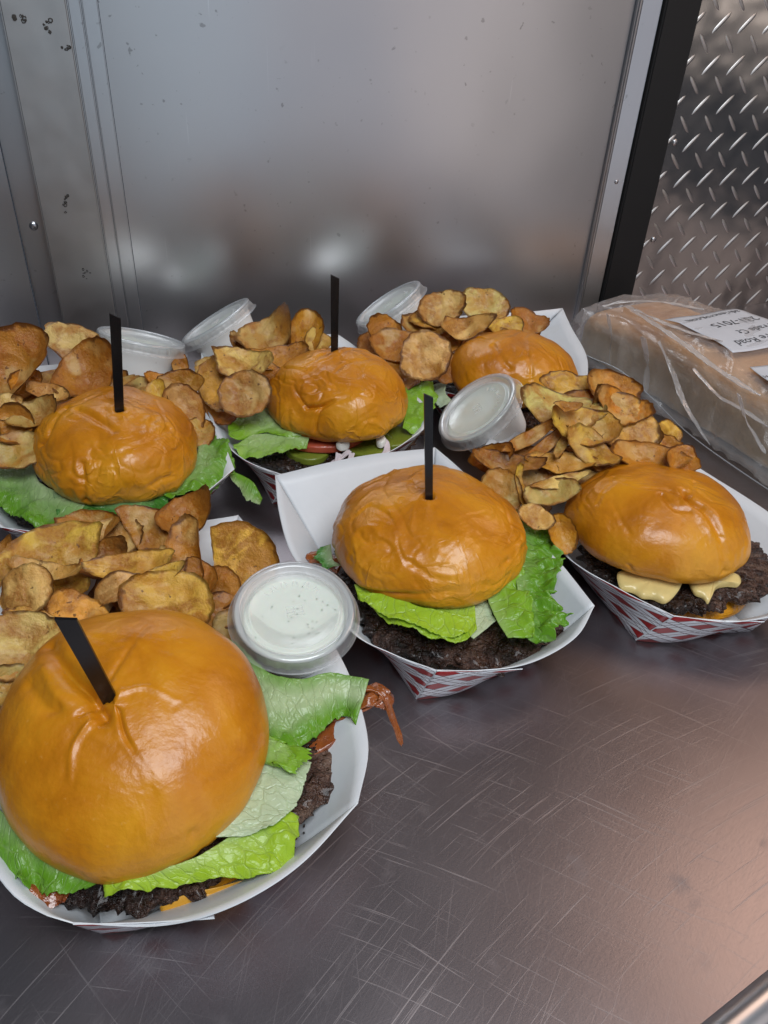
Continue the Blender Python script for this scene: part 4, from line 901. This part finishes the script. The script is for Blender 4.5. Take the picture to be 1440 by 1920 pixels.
# (px, py, z, rx px, ry px, spin, facing right, facing up, tone, curl, fold, label)
HEAPS = {
 'chips heaped in the nearest tray': [
  (118,1048,6.6,98,66,12,.1,.25,'y',(.5,-.3),0,'large yellow chip with an orange-brown smear, upper left of the nearest heap'),
  (44,1108,7.6,54,46,20,-.2,.3,'p',(-.3,.2),0,'pale round chip with a dark rim, left of the black pick'),
  (38,1212,6.6,78,60,8,.2,.4,'p',(.4,.3),0,'pale blistered chip with a rusty spot, just left of the largest bun'),
  (150,1160,5.6,60,40,-30,.3,.5,'y',(.6,.3),0,'yellowish chip tucked behind the tip of the leaning pick'),
  (255,1062,7.0,80,24,10,.0,.6,'y',(.3,1.2),0,'narrow folded golden chip lying across the middle of the nearest heap'),
  (222,1108,6.8,58,34,16,-.2,.5,'p',(-.7,.3),0,'pale curled chip above the largest bun, between two browner chips'),
  (318,1128,7.2,80,56,-8,.05,.15,'y',(.3,-.3),0,'yellow oval chip leaning on the back of the largest bun'),
  (444,1058,5.6,72,70,-30,.0,.0,'y',(.25,.2),0,'big round chip orange on its left side, beside the clear-lidded front cup'),
  (360,1030,7.2,34,62,12,-.4,.1,'o',(1.1,.2),0,'upright folded chip pointing up beside the big round chip'),
  (330,1062,6.4,40,34,-30,.3,.3,'p',(.6,.2),0,'small light chip wedged beneath the upright folded chip'),
  (352,968,6.6,52,36,30,.1,.4,'b',(1.1,.3),.5,'crown-shaped brown chip at the top back of the nearest heap'),
  (272,990,6.4,56,40,-18,.1,.35,'b',(.4,.4),0,'brown frosted chip at the back centre of the nearest heap'),
  (172,988,6.0,56,26,-3,.0,.6,'b',(.5,.4),0,'dark brown chip edge at the back left of the nearest heap'),
  (205,1014,5.8,60,40,20,.2,.4,'p',(.5,-.3),0,'pale chip with a burnt notch, below the back left chip edge'),
  (310,1010,5.5,50,40,0,-.2,.4,'o',(.5,.4),0,'orange chip beneath the brown frosted one'),
  (422,1150,4.4,50,34,-20,.2,.5,'b',(.5,.3),0,'brown chip partly under the clear-lidded front cup'),
  (440,1195,3.6,50,30,-50,.3,.5,'g',(.4,.3),0,'olive chip between the largest bun and the front cup'),
  (18,1292,5.6,52,40,20,.3,.5,'g',(.5,.3),0,'grey chip with a black rim at the left frame edge by the largest bun'),
  (4,1330,4.6,40,34,0,.3,.5,'p',(.3,.3),0,'light chip sliver lowest at the left frame edge'),
  (90,1110,5.0,60,40,-20,.2,.5,'b',(.5,.5),0,'dark chip in the gap between the pale round chip and the bun'),
  (175,1195,4.0,44,34,40,.2,.6,'d',(.6,.5),0,'dark curled chip deep behind the leaning pick'),
  (255,1145,5.2,60,14,-28,.1,.5,'d',(.5,.8),0,'thin dark chip edge above the crown of the largest bun'),
  (10,1060,4.9,50,36,60,-.2,.4,'b',(.3,.4),0,'brown chip against the left wall of the nearest tray'),
  (400,1110,4.7,50,40,30,-.1,.4,'b',(.3,.4),0,'browned chip under the big round chip'),
  (95,1080,6.6,64,22,-8,.0,.9,'p',(.6,.9),0,'thin pale chip slanting out from under the large yellow chip'),
  (300,1088,7.6,52,20,24,.0,.7,'y',(.6,.9),0,'narrow golden chip sliver across the gap right of the folded golden chip'),
  (385,1085,6.4,40,24,-50,-.3,.4,'b',(.9,.5),0,'dark curled chip leaning on the left of the big round chip'),
  (195,1050,6.4,46,30,40,.2,.3,'d',(.9,.4),0,'dark chip standing between the large yellow chip and the folded golden chip'),
  (75,1165,6.8,62,18,-12,.0,.8,'y',(.4,.8),0,'thin golden edge of chip below the pale round chip'),
 ],
 'chips heaped in the left tray': [
  (42,682,9.2,62,66,-40,-.1,.0,'b',(1.0,.3),.3,'large brown folded chip standing at the far left edge'),
  (150,650,8.6,66,34,-28,.1,.3,'p',(.2,.2),0,'clean pale oval chip tilted up against the dark wall strip'),
  (165,698,8.4,58,44,50,.1,.1,'b',(1.3,.3),0,'cupped chip with a dark brown hollow, left of the leftmost cup'),
  (112,700,7.6,46,30,30,-.2,.3,'p',(.5,.2),0,'pale chip behind the cupped dark one'),
  (40,742,7.4,60,22,-8,.0,.4,'o',(.4,.8),0,'reddish chip edge beneath the large folded chip'),
  (52,722,7.9,24,30,-20,.1,.2,'o',(1.2,.3),0,'small yellow folded chip in front of the large brown one'),
  (92,738,8.2,40,18,-14,.1,.5,'p',(.5,.4),0,'pale wedge of chip beside the wrinkled left bun'),
  (16,765,7.6,30,26,20,.0,.2,'p',(.3,.3),0,'small round pale chip at the left frame edge'),
  (64,778,7.4,50,26,14,-.1,.4,'g',(.5,.7),0,'greyish curled chip left of the wrinkled bun'),
  (24,800,6.8,36,36,60,.2,.2,'o',(1.0,.3),0,'dark orange chip standing on edge at the left frame edge'),
  (60,812,6.3,46,30,0,.0,.4,'b',(.5,.6),0,'brown chip in the shade beside the wrinkled bun'),
  (32,846,5.9,52,34,10,.1,.3,'g',(.4,.3),0,'mottled grey chip above the left lettuce'),
  (262,730,6.6,66,18,-6,.0,.6,'p',(.3,.5),0,'pale curled chip under the leftmost cup'),
  (338,722,7.2,40,22,8,.2,.3,'b',(.5,.8),0,'browned rolled chip at the right rim of the left tray'),
  (312,716,7.2,34,14,-10,.0,.5,'o',(.5,.4),0,'orange chip crumb on the pale curled chip'),
  (300,742,7.0,22,26,30,.1,.2,'y',(.8,.4),0,'little cupped yellow chip behind the wrinkled bun'),
  (345,768,6.0,34,44,20,.3,.2,'g',(.5,.3),0,'brownish grey chip hanging down right of the wrinkled bun'),
  (372,812,4.9,26,30,0,.3,.4,'g',(.4,.3),0,'low grey chip behind the lettuce of the left burger'),
  (208,722,7.3,50,14,10,.0,.6,'g',(.3,.6),0,'narrow chip edge just above the wrinkled left bun'),
  (338,688,5.4,14,26,10,.3,.0,'b',(.5,.3),0,'brown chip sliver right of the leftmost cup'),
  (200,712,5.8,40,24,0,.0,.4,'b',(.4,.3),0,'brown chip supporting the leftmost cup'),
 ],
 'chips heaped in the rear middle tray': [
  (505,628,8.2,54,34,24,-.1,.3,'g',(.9,.3),.4,'brown-grey folded chip topmost in the rear middle heap'),
  (574,626,8.0,28,42,-14,.1,.0,'o',(1.2,.3),0,'upright orange folded chip behind the rear middle bun'),
  (598,645,7.4,26,22,-30,.1,.2,'p',(.6,.3),0,'small pale chip touching the rear middle bun'),
  (452,684,7.6,58,30,-12,.0,.4,'p',(.7,.2),0,'tan curved chip left of the rear middle bun'),
  (460,738,6.8,46,42,20,.0,.1,'g',(.2,.2),0,'round speckled chip against the left side of the rear middle bun'),
  (408,722,6.2,32,52,20,-.3,.2,'y',(.4,.3),0,'light chip leaning on the left wall of the rear middle tray'),
  (515,672,7.2,60,26,10,.0,.4,'o',(.5,.5),0,'dark orange chip beneath the topmost chip'),
  (452,648,7.6,26,12,-48,.0,.3,'d',(.5,.5),0,'thin reddish chip shard near the second tipped cup'),
  (485,700,6.6,50,30,-20,.1,.4,'b',(.5,.4),0,'brown chip between the tan curved and round speckled chips'),
  (550,655,6.8,40,28,0,.0,.4,'b',(.5,.4),0,'brown chip behind the crown of the rear middle bun'),
  (398,688,5.5,30,22,10,-.2,.4,'g',(.3,.3),0,'grey chip under the tipped cup of the rear middle tray'),
  (420,768,4.6,40,30,-40,-.2,.4,'b',(.3,.3),0,'lowest brown chip beside the lettuce of the rear middle burger'),
 ],
 'chips heaped in the farthest tray': [
  (828,580,8.8,42,30,16,.0,.2,'p',(.4,.4),0,'ridged light chip topmost in the farthest heap'),
  (822,592,8.2,48,26,14,-.1,.3,'y',(.4,.4),0,'yellow chip stacked directly under the topmost light chip'),
  (906,572,8.4,44,30,-14,.05,.1,'p',(.2,.2),0,'light round chip at the right top of the farthest heap'),
  (870,618,8.0,48,22,4,.0,.4,'p',(.9,.4),0,'pale saddle-shaped chip in the middle of the farthest heap'),
  (946,612,7.8,32,24,-8,.0,.2,'y',(.5,.5),0,'small golden chip above the farthest bun'),
  (990,606,7.0,34,22,-20,.1,.4,'b',(.7,.5),0,'brown folded chip right of the golden one'),
  (722,622,7.0,30,26,-30,.0,.1,'o',(.9,.3),0,'amber curled chip left of the pale oval one'),
  (742,650,6.6,44,32,0,.0,.4,'b',(.5,.4),0,'brown chip standing by the left rim of the farthest tray'),
  (796,668,7.2,42,46,-20,.0,.05,'p',(.2,.2),0,'pale oval chip facing the camera left of the farthest bun'),
  (795,618,7.2,40,26,-20,.0,.4,'b',(.6,.4),0,'dark brown chip beneath the stacked light chips'),
  (835,640,6.6,40,26,30,.0,.4,'o',(.6,.4),0,'orange-brown chip behind the left end of the farthest bun'),
  (900,640,6.6,50,24,0,.0,.4,'b',(.6,.4),0,'brown chip hidden under the saddle-shaped one'),
  (755,700,5.2,36,36,20,-.1,.3,'b',(.4,.3),0,'dark chip low in the corner below the amber curled chip'),
  (835,690,5.4,26,30,20,.2,.2,'b',(.4,.3),0,'brown chip squeezed between the pale oval and the bun'),
  (970,630,6.0,40,24,0,.0,.4,'o',(.4,.3),0,'orange chip just behind the crown of the farthest bun'),
  (705,650,5.0,30,30,0,-.2,.3,'b',(.4,.3),0,'dark chip against the left wall of the farthest tray'),
 ],
 'chips heaped in the right tray': [
  (1052,765,9.2,74,38,-20,.0,.5,'p',(.5,-.7),0,'large tan chip bent over the top of the right heap'),
  (1095,800,8.8,60,36,-14,.0,.3,'y',(.5,.4),0,'golden chip overlapping the front of the large tan one'),
  (1160,790,8.8,76,46,-40,.1,.2,'y',(.3,.3),0,'large light chip with an orange patch, right of the heap top'),
  (1165,768,9.4,50,30,-26,.1,.3,'o',(.7,.4),0,'orange blistered chip lying on the large light one'),
  (1150,732,9.2,54,30,-26,.0,.1,'o',(.8,.3),0,'red-brown upright chip at the very top of the right heap'),
  (1062,728,8.8,48,30,-10,.0,.2,'y',(.4,.3),0,'translucent yellow chip in front of the farthest bun'),
  (1112,726,8.8,30,10,0,.0,.5,'p',(.4,.3),0,'pale sliver of chip behind the top of the right heap'),
  (1062,764,10.2,28,10,4,.0,.4,'b',(.3,1.2),0,'tiny rolled brown chip lying on the large tan one'),
  (1246,818,7.6,26,28,-10,.1,.1,'y',(.4,.4),0,'small round chip sticking up at the right of the heap'),
  (1226,832,7.2,46,22,-20,.0,.3,'o',(.5,.4),0,'orange chip in front of the small round one'),
  (1282,862,7.6,34,24,0,-.1,.1,'o',(1.1,.6),0,'curled dark-rimmed chip hooking over the back of the right bun'),
  (1212,858,7.4,66,26,-12,.0,.3,'o',(.4,.9),0,'long folded orange chip behind the crown of the right bun'),
  (1050,868,7.0,60,20,-2,.0,.5,'y',(.3,.3),0,'flat yellow chip with a straight edge halfway down the heap'),
  (1108,842,7.8,50,28,-34,.0,.3,'y',(.6,.4),0,'light drooping chip below the golden one'),
  (915,862,6.4,40,22,24,.0,.1,'b',(1.4,.4),0,'dark glossy curled chip under the leaning cup'),
  (990,824,7.8,56,12,30,.0,.3,'b',(.6,1.4),0,'long thin browned curl beside the leaning cup'),
  (1020,838,7.5,48,11,40,.0,.3,'b',(.6,1.4),0,'second thin curl parallel to the long one'),
  (1052,836,7.8,32,9,60,.0,.3,'g',(.5,1.2),0,'short steep curl at the mouth of the large tan chip'),
  (950,872,6.8,60,20,-10,.0,.5,'d',(.7,.6),0,'dark brown chip running along the front of the curls'),
  (940,920,6.0,34,42,20,-.1,.1,'g',(.3,.3),0,'grey-brown oval chip on the left wall of the right tray'),
  (975,912,6.4,10,38,8,.3,.1,'y',(.3,.8),0,'narrow twisted light chip standing left of the right bun'),
  (1004,904,5.8,38,30,-30,.0,.3,'d',(.7,.4),0,'dark chip behind the narrow twisted one'),
  (1050,902,7.0,50,12,12,.0,.5,'p',(.3,.4),0,'pale chip sliver pointing at the right bun'),
  (1030,924,6.4,48,24,10,.0,.2,'g',(.4,.4),0,'olive and orange chip below the pale sliver'),
  (1004,970,5.8,34,22,-24,.0,.3,'p',(.6,.3),0,'pale curved chip beside the frilly lettuce'),
  (1052,1002,5.0,24,36,20,.0,.1,'o',(.9,.3),0,'bent amber chip between the frilly lettuce and the right bun'),
  (1155,868,7.0,46,26,0,.0,.4,'d',(.4,.5),0,'dark chip behind the left half of the right bun'),
  (1180,830,7.4,50,26,0,.0,.4,'b',(.4,.5),0,'brown chip beneath the large light one'),
  (985,735,7.0,26,18,20,.0,.3,'y',(.4,.4),0,'yellow chip corner behind the leaning cup'),
  (1085,880,6.4,40,30,0,.0,.4,'d',(.4,.5),0,'deep brown chip under the drooping one'),
  (1000,870,6.3,60,34,0,.0,.4,'b',(.4,.5),0,'brown chip buried in the middle of the right heap'),
  (1110,770,8.0,60,36,0,.0,.4,'b',(.4,.5),0,'brown chip holding up the two largest ones'),
 ],
}
for grp, rows in HEAPS.items():
    for (px, py, z, rx, ry, sp, nr, nu_, tone, cu, fo, lab_) in rows:
        w = at(px, py, z)-Vector(CP); dep = w.dot(Vector(F_)); pc = F/dep
        nn = cam2w([nr, -nu_, -1]); chip(px, py, z, rx/pc*1.12, ry/pc*1.12, sp, nn, cu, tone, grp, lab_, fo)
# chips underneath, only glimpsed between the ones on top
rf = random.Random(5)
for grp, lab_, quad, cnt, z0, z1 in [
    ('chips heaped in the nearest tray', 'browned chip glimpsed deep in the nearest heap', [(-16.5,30),(-9.5,31.5),(-11.5,36.5),(-19,34)], 14, 1, 4.6),
    ('chips heaped in the left tray', 'browned chip glimpsed deep in the left heap', [(-28,51),(-18,52.5),(-19.5,58),(-29,55.5)], 12, 1.2, 5.8),
    ('chips heaped in the rear middle tray', 'browned chip glimpsed deep in the rear middle heap', [(-12.8,57.5),(-7,59.5),(-8,64),(-14,61)], 9, 1, 5.6),
    ('chips heaped in the farthest tray', 'browned chip glimpsed deep in the farthest heap', [(0.5,66),(13.5,69.5),(13.5,74),(-.5,69.5)], 12, 1, 5.6),
    ('chips heaped in the right tray', 'browned chip glimpsed deep in the right heap', [(9,45),(18,47.5),(18,51),(8.8,49.5)], 17, 1, 6.2)]:
    q = [Vector((x, y, 0)) for x, y in quad]
    for k in range(cnt):
        u, v = rf.random(), rf.random(); p = q[0].lerp(q[1], u).lerp(q[3].lerp(q[2], u), v); p.z = z0+(z1-z0)*k/cnt
        chip(0, 0, 0, rf.uniform(1.3, 2.2), rf.uniform(1.0, 1.6), rf.uniform(0, 180), (rf.uniform(-.5, .5), rf.uniform(-.7, .2), 1), (rf.uniform(.1, .8), rf.uniform(-.3, .5)), rf.choice('bboydg'), grp, lab_, off=p)
# ------------------------------------------------------------------ bread in its bag
LD = Vector((.495, -.869, 0)); LW = Vector((.869, .495, 0)); L0 = Vector((18.2, 78.2, 0))
def lf(c): return L0+LD*c[0]+LW*c[1]+Vector((0, 0, c[2]))
def loaf_h(x): return 4.4+2.1*min(1, max(0, x/11))+.2*math.sin(x*.5)
def sect(x, grow, n=44, skirt=0):
    """rounded cross-section of the loaf at distance x"""
    h = loaf_h(x)+grow; w = 11.0+grow*2; out = []
    for k in range(n):
        t = k/n*2*math.pi; cx, sy = math.cos(t), math.sin(t)
        e = .32 if sy > 0 else .22
        X = math.copysign(abs(cx)**e, cx)*w/2; Z = math.copysign(abs(sy)**(.5 if sy > 0 else .25), sy)*h/2
        out.append((5.5+X, max(.05, h/2+Z)))
    return out
bag = empty('bread_bag', lf((15, 5.5, 0)), 'clear plastic bag of bread with a printed label, at the right by the tread plate', 'bread bag')
loaf = empty('bread_loaf', lf((14, 5.5, .1)), 'tan bread loaf inside the clear bag at the right', 'bread')
NX, n = 90, 72; V = []; H = []
for i in range(NX):
    x = .5+35*i/(NX-1); g = -.3-.9*max(0, 1-(x-.5)/1.4)**2
    for (y, z) in sect(x, g, n):
        p = lf((x, y, z+.1)); cc = lf((x, 5.5, 2.8)); d = (p-cc).normalized()
        V.append(p+d*(.22*nz((x*.5, y*.6, z*.6), 1, 2)+.10*nz((x*1.6, y*1.6, z*1.6), 1, 3))); H.append(z/loaf_h(x))
Fc = grid_faces(NX, n)
Fc = [(i*n+j, i*n+(j+1) % n, (i+1)*n+(j+1) % n, (i+1)*n+j) for i in range(NX-1) for j in range(n)]+[tuple(range(n))[::-1], tuple((NX-1)*n+j for j in range(n))]
mesh('loaf_crust', V, Fc, M_LOAF, attrs={'h': H}, parent=loaf)
NX, n = 130, 88; V = []
for i in range(NX):
    x = -1.2+40*i/(NX-1); sc_ = 1 if x > .6 else max(.03, (x+1.2)/1.8)**.5
    for j, (y, z) in enumerate(sect(max(x, 0), .35, n)):
        yc = 5.5+(y-5.5)*(.72+.28*sc_); zc = .1+(z-.1)*(.35+.65*sc_) if x < .6 else z
        p = lf((x, yc, zc))
        # creases running along the bag and diagonal pulls
        cr = .34*(max(0, 1-abs(nz((x*.10, y*.8, z*.9), 1, 4))*4.5))**1.5+.30*(max(0, 1-abs(nz((x*.30+y*.35, y*.35-z*.4, z*.2), 1, 9))*5))**1.5+.16*(max(0, 1-abs(nz((x*.8, y*.9-x*.3, z*.8), 1, 19))*4))**1.5+.2*nz((x*.5, y*.5, z*.5), 1, 12)
        nrm = (lf((x, yc, zc))-lf((x, 5.5, 2.8))).normalized()
        if z > .3: p += nrm*cr
        sk = math.exp(-((z-.6)/1.0)**2)
        if y < 3: p += -LW*(.9*sk*(1+.6*nz((x*.3, 0, 0), 1, 6)))
        V.append(p)
Fc = [(i*n+j, i*n+(j+1) % n, (i+1)*n+(j+1) % n, (i+1)*n+j) for i in range(NX-1) for j in range(n)]
film = mesh('bag_film', V, Fc, M_BAG, parent=bag)
# seam welts of the film
tube('film_seam', [lf((-.8, -.8, 1.0)), lf((4, -1.0, 1.3)), lf((9, -1.1, 1.9)), lf((14, -1.2, 1.2)), lf((19, -1.6, .5)), lf((27, -1.9, .4)), lf((36, -1.8, .5))], .05, M_LIDR, 6, bag, 60)
def film_fold(pts, w=.3):
    strip('film_fold', [at(p[0], p[1], p[2]-(.45 if p[2] > 3 else 0)) for p in pts], w*1.7, .03, M_FOLD, bag, len(pts)+int(pts[0][0]), .12, 50)
film_fold([(1172,572,6.9),(1235,612,7.4),(1290,650,7.5),(1345,692,7.6),(1425,742,7.7)], .4)
film_fold([(1190,580,7.2),(1245,605,7.6),(1300,625,7.8),(1355,640,8.0)], .25)
film_fold([(1130,575,6.6),(1165,566,7.0),(1240,566,7.6),(1320,580,8.0)], .25)
film_fold([(1140,590,6.4),(1147,640,3.6),(1148,690,.7)], .35)
film_fold([(1206,632,6.9),(1213,680,4.0),(1211,738,.8)], .35)
film_fold([(1235,640,6.9),(1262,700,4.6),(1285,760,3.0),(1332,835,.4)], .3)
film_fold([(1100,585,5.4),(1085,620,3.0),(1078,650,.7)], .3)
film_fold([(1385,740,7.4),(1400,790,5.0),(1436,850,2.4)], .35)
film_fold([(1300,690,7.0),(1345,740,5.6),(1395,770,5.2),(1440,800,5.0)], .25)
# label on top: flat print following the film
def lz(x, y): return loaf_h(max(x, 0))+.62+.05*math.sin(x*1.1+y)
def label_patch(x0, x1, y0, y1, ang=0, cx=0, cy=0, dz=0):
    G = []; m_ = 24
    for i in range(m_):
        for j in range(m_):
            u, v = x0+(x1-x0)*i/(m_-1), y0+(y1-y0)*j/(m_-1); c, s = math.cos(ang), math.sin(ang)
            X, Y = cx+u*c-v*s, cy+u*s+v*c; G.append(lf((X, Y, lz(X, Y)+dz)))
    return G, m_
G, m_ = label_patch(-4.4, 4.4, -4.3, 4.1, -.10, 14.0, 6.5)
lab = two_sided('bag_label', G, m_, m_, .02, M_LABEL, parent=bag)
G, m_ = label_patch(-2.5, 5, -2.6, 4.4, -.25, 23.2, 3.4)
two_sided('bag_label', G, m_, m_, .02, M_LABEL, parent=bag)
def text(s, x, y, size, ang, m=M_INK, parent=lab):
    cu = bpy.data.curves.new('t', 'FONT'); cu.body = s; cu.size = size; cu.resolution_u = 3
    tmp = bpy.data.objects.new('t', cu); COL.objects.link(tmp); dg = bpy.context.evaluated_depsgraph_get(); me = tmp.evaluated_get(dg).to_mesh()
    bm = bmesh.new(); bm.from_mesh(me); bmesh.ops.triangulate(bm, faces=bm.faces[:]); V = []; c, s_ = math.cos(ang), math.sin(ang)
    for v in bm.verts:
        X, Y = x+v.co.x*c-v.co.y*s_, y+v.co.x*s_+v.co.y*c; V.append(lf((X, Y, lz(X, Y)+.035)))
    Fc = [tuple(v.index for v in f.verts) for f in bm.faces]; bm.free()
    bpy.data.objects.remove(tmp); bpy.data.curves.remove(cu)
    return mesh('label_text', V, Fc, m, parent=parent, smooth=False)
text('TM', 21.9, 1.9, .55, -math.pi/2-.25)
strip('orange_stroke', [lf((21.6, 4.6, lz(21.6, 4.6)+.05)), lf((22.6, 3.6, lz(22.6, 3.6)+.05)), lf((23.8, 3.2, lz(23.8, 3.2)+.05)), lf((25.4, 3.6, lz(25.4, 3.6)+.05))], .6, .02, M_REDINK, bag, 2, .0)
text('adv/encrsg.com', 10.6, 10.4, 1.1, -math.pi/2)
text('231-7015', 12.6, 10.2, 1.5, -math.pi/2)
text('Trade Ct', 14.8, 9.9, 1.2, -math.pi/2)
text('Shore Road', 16.4, 9.6, 1.3, -math.pi/2)
for o in bpy.data.objects:
    if '_w' in o: del o['_w']
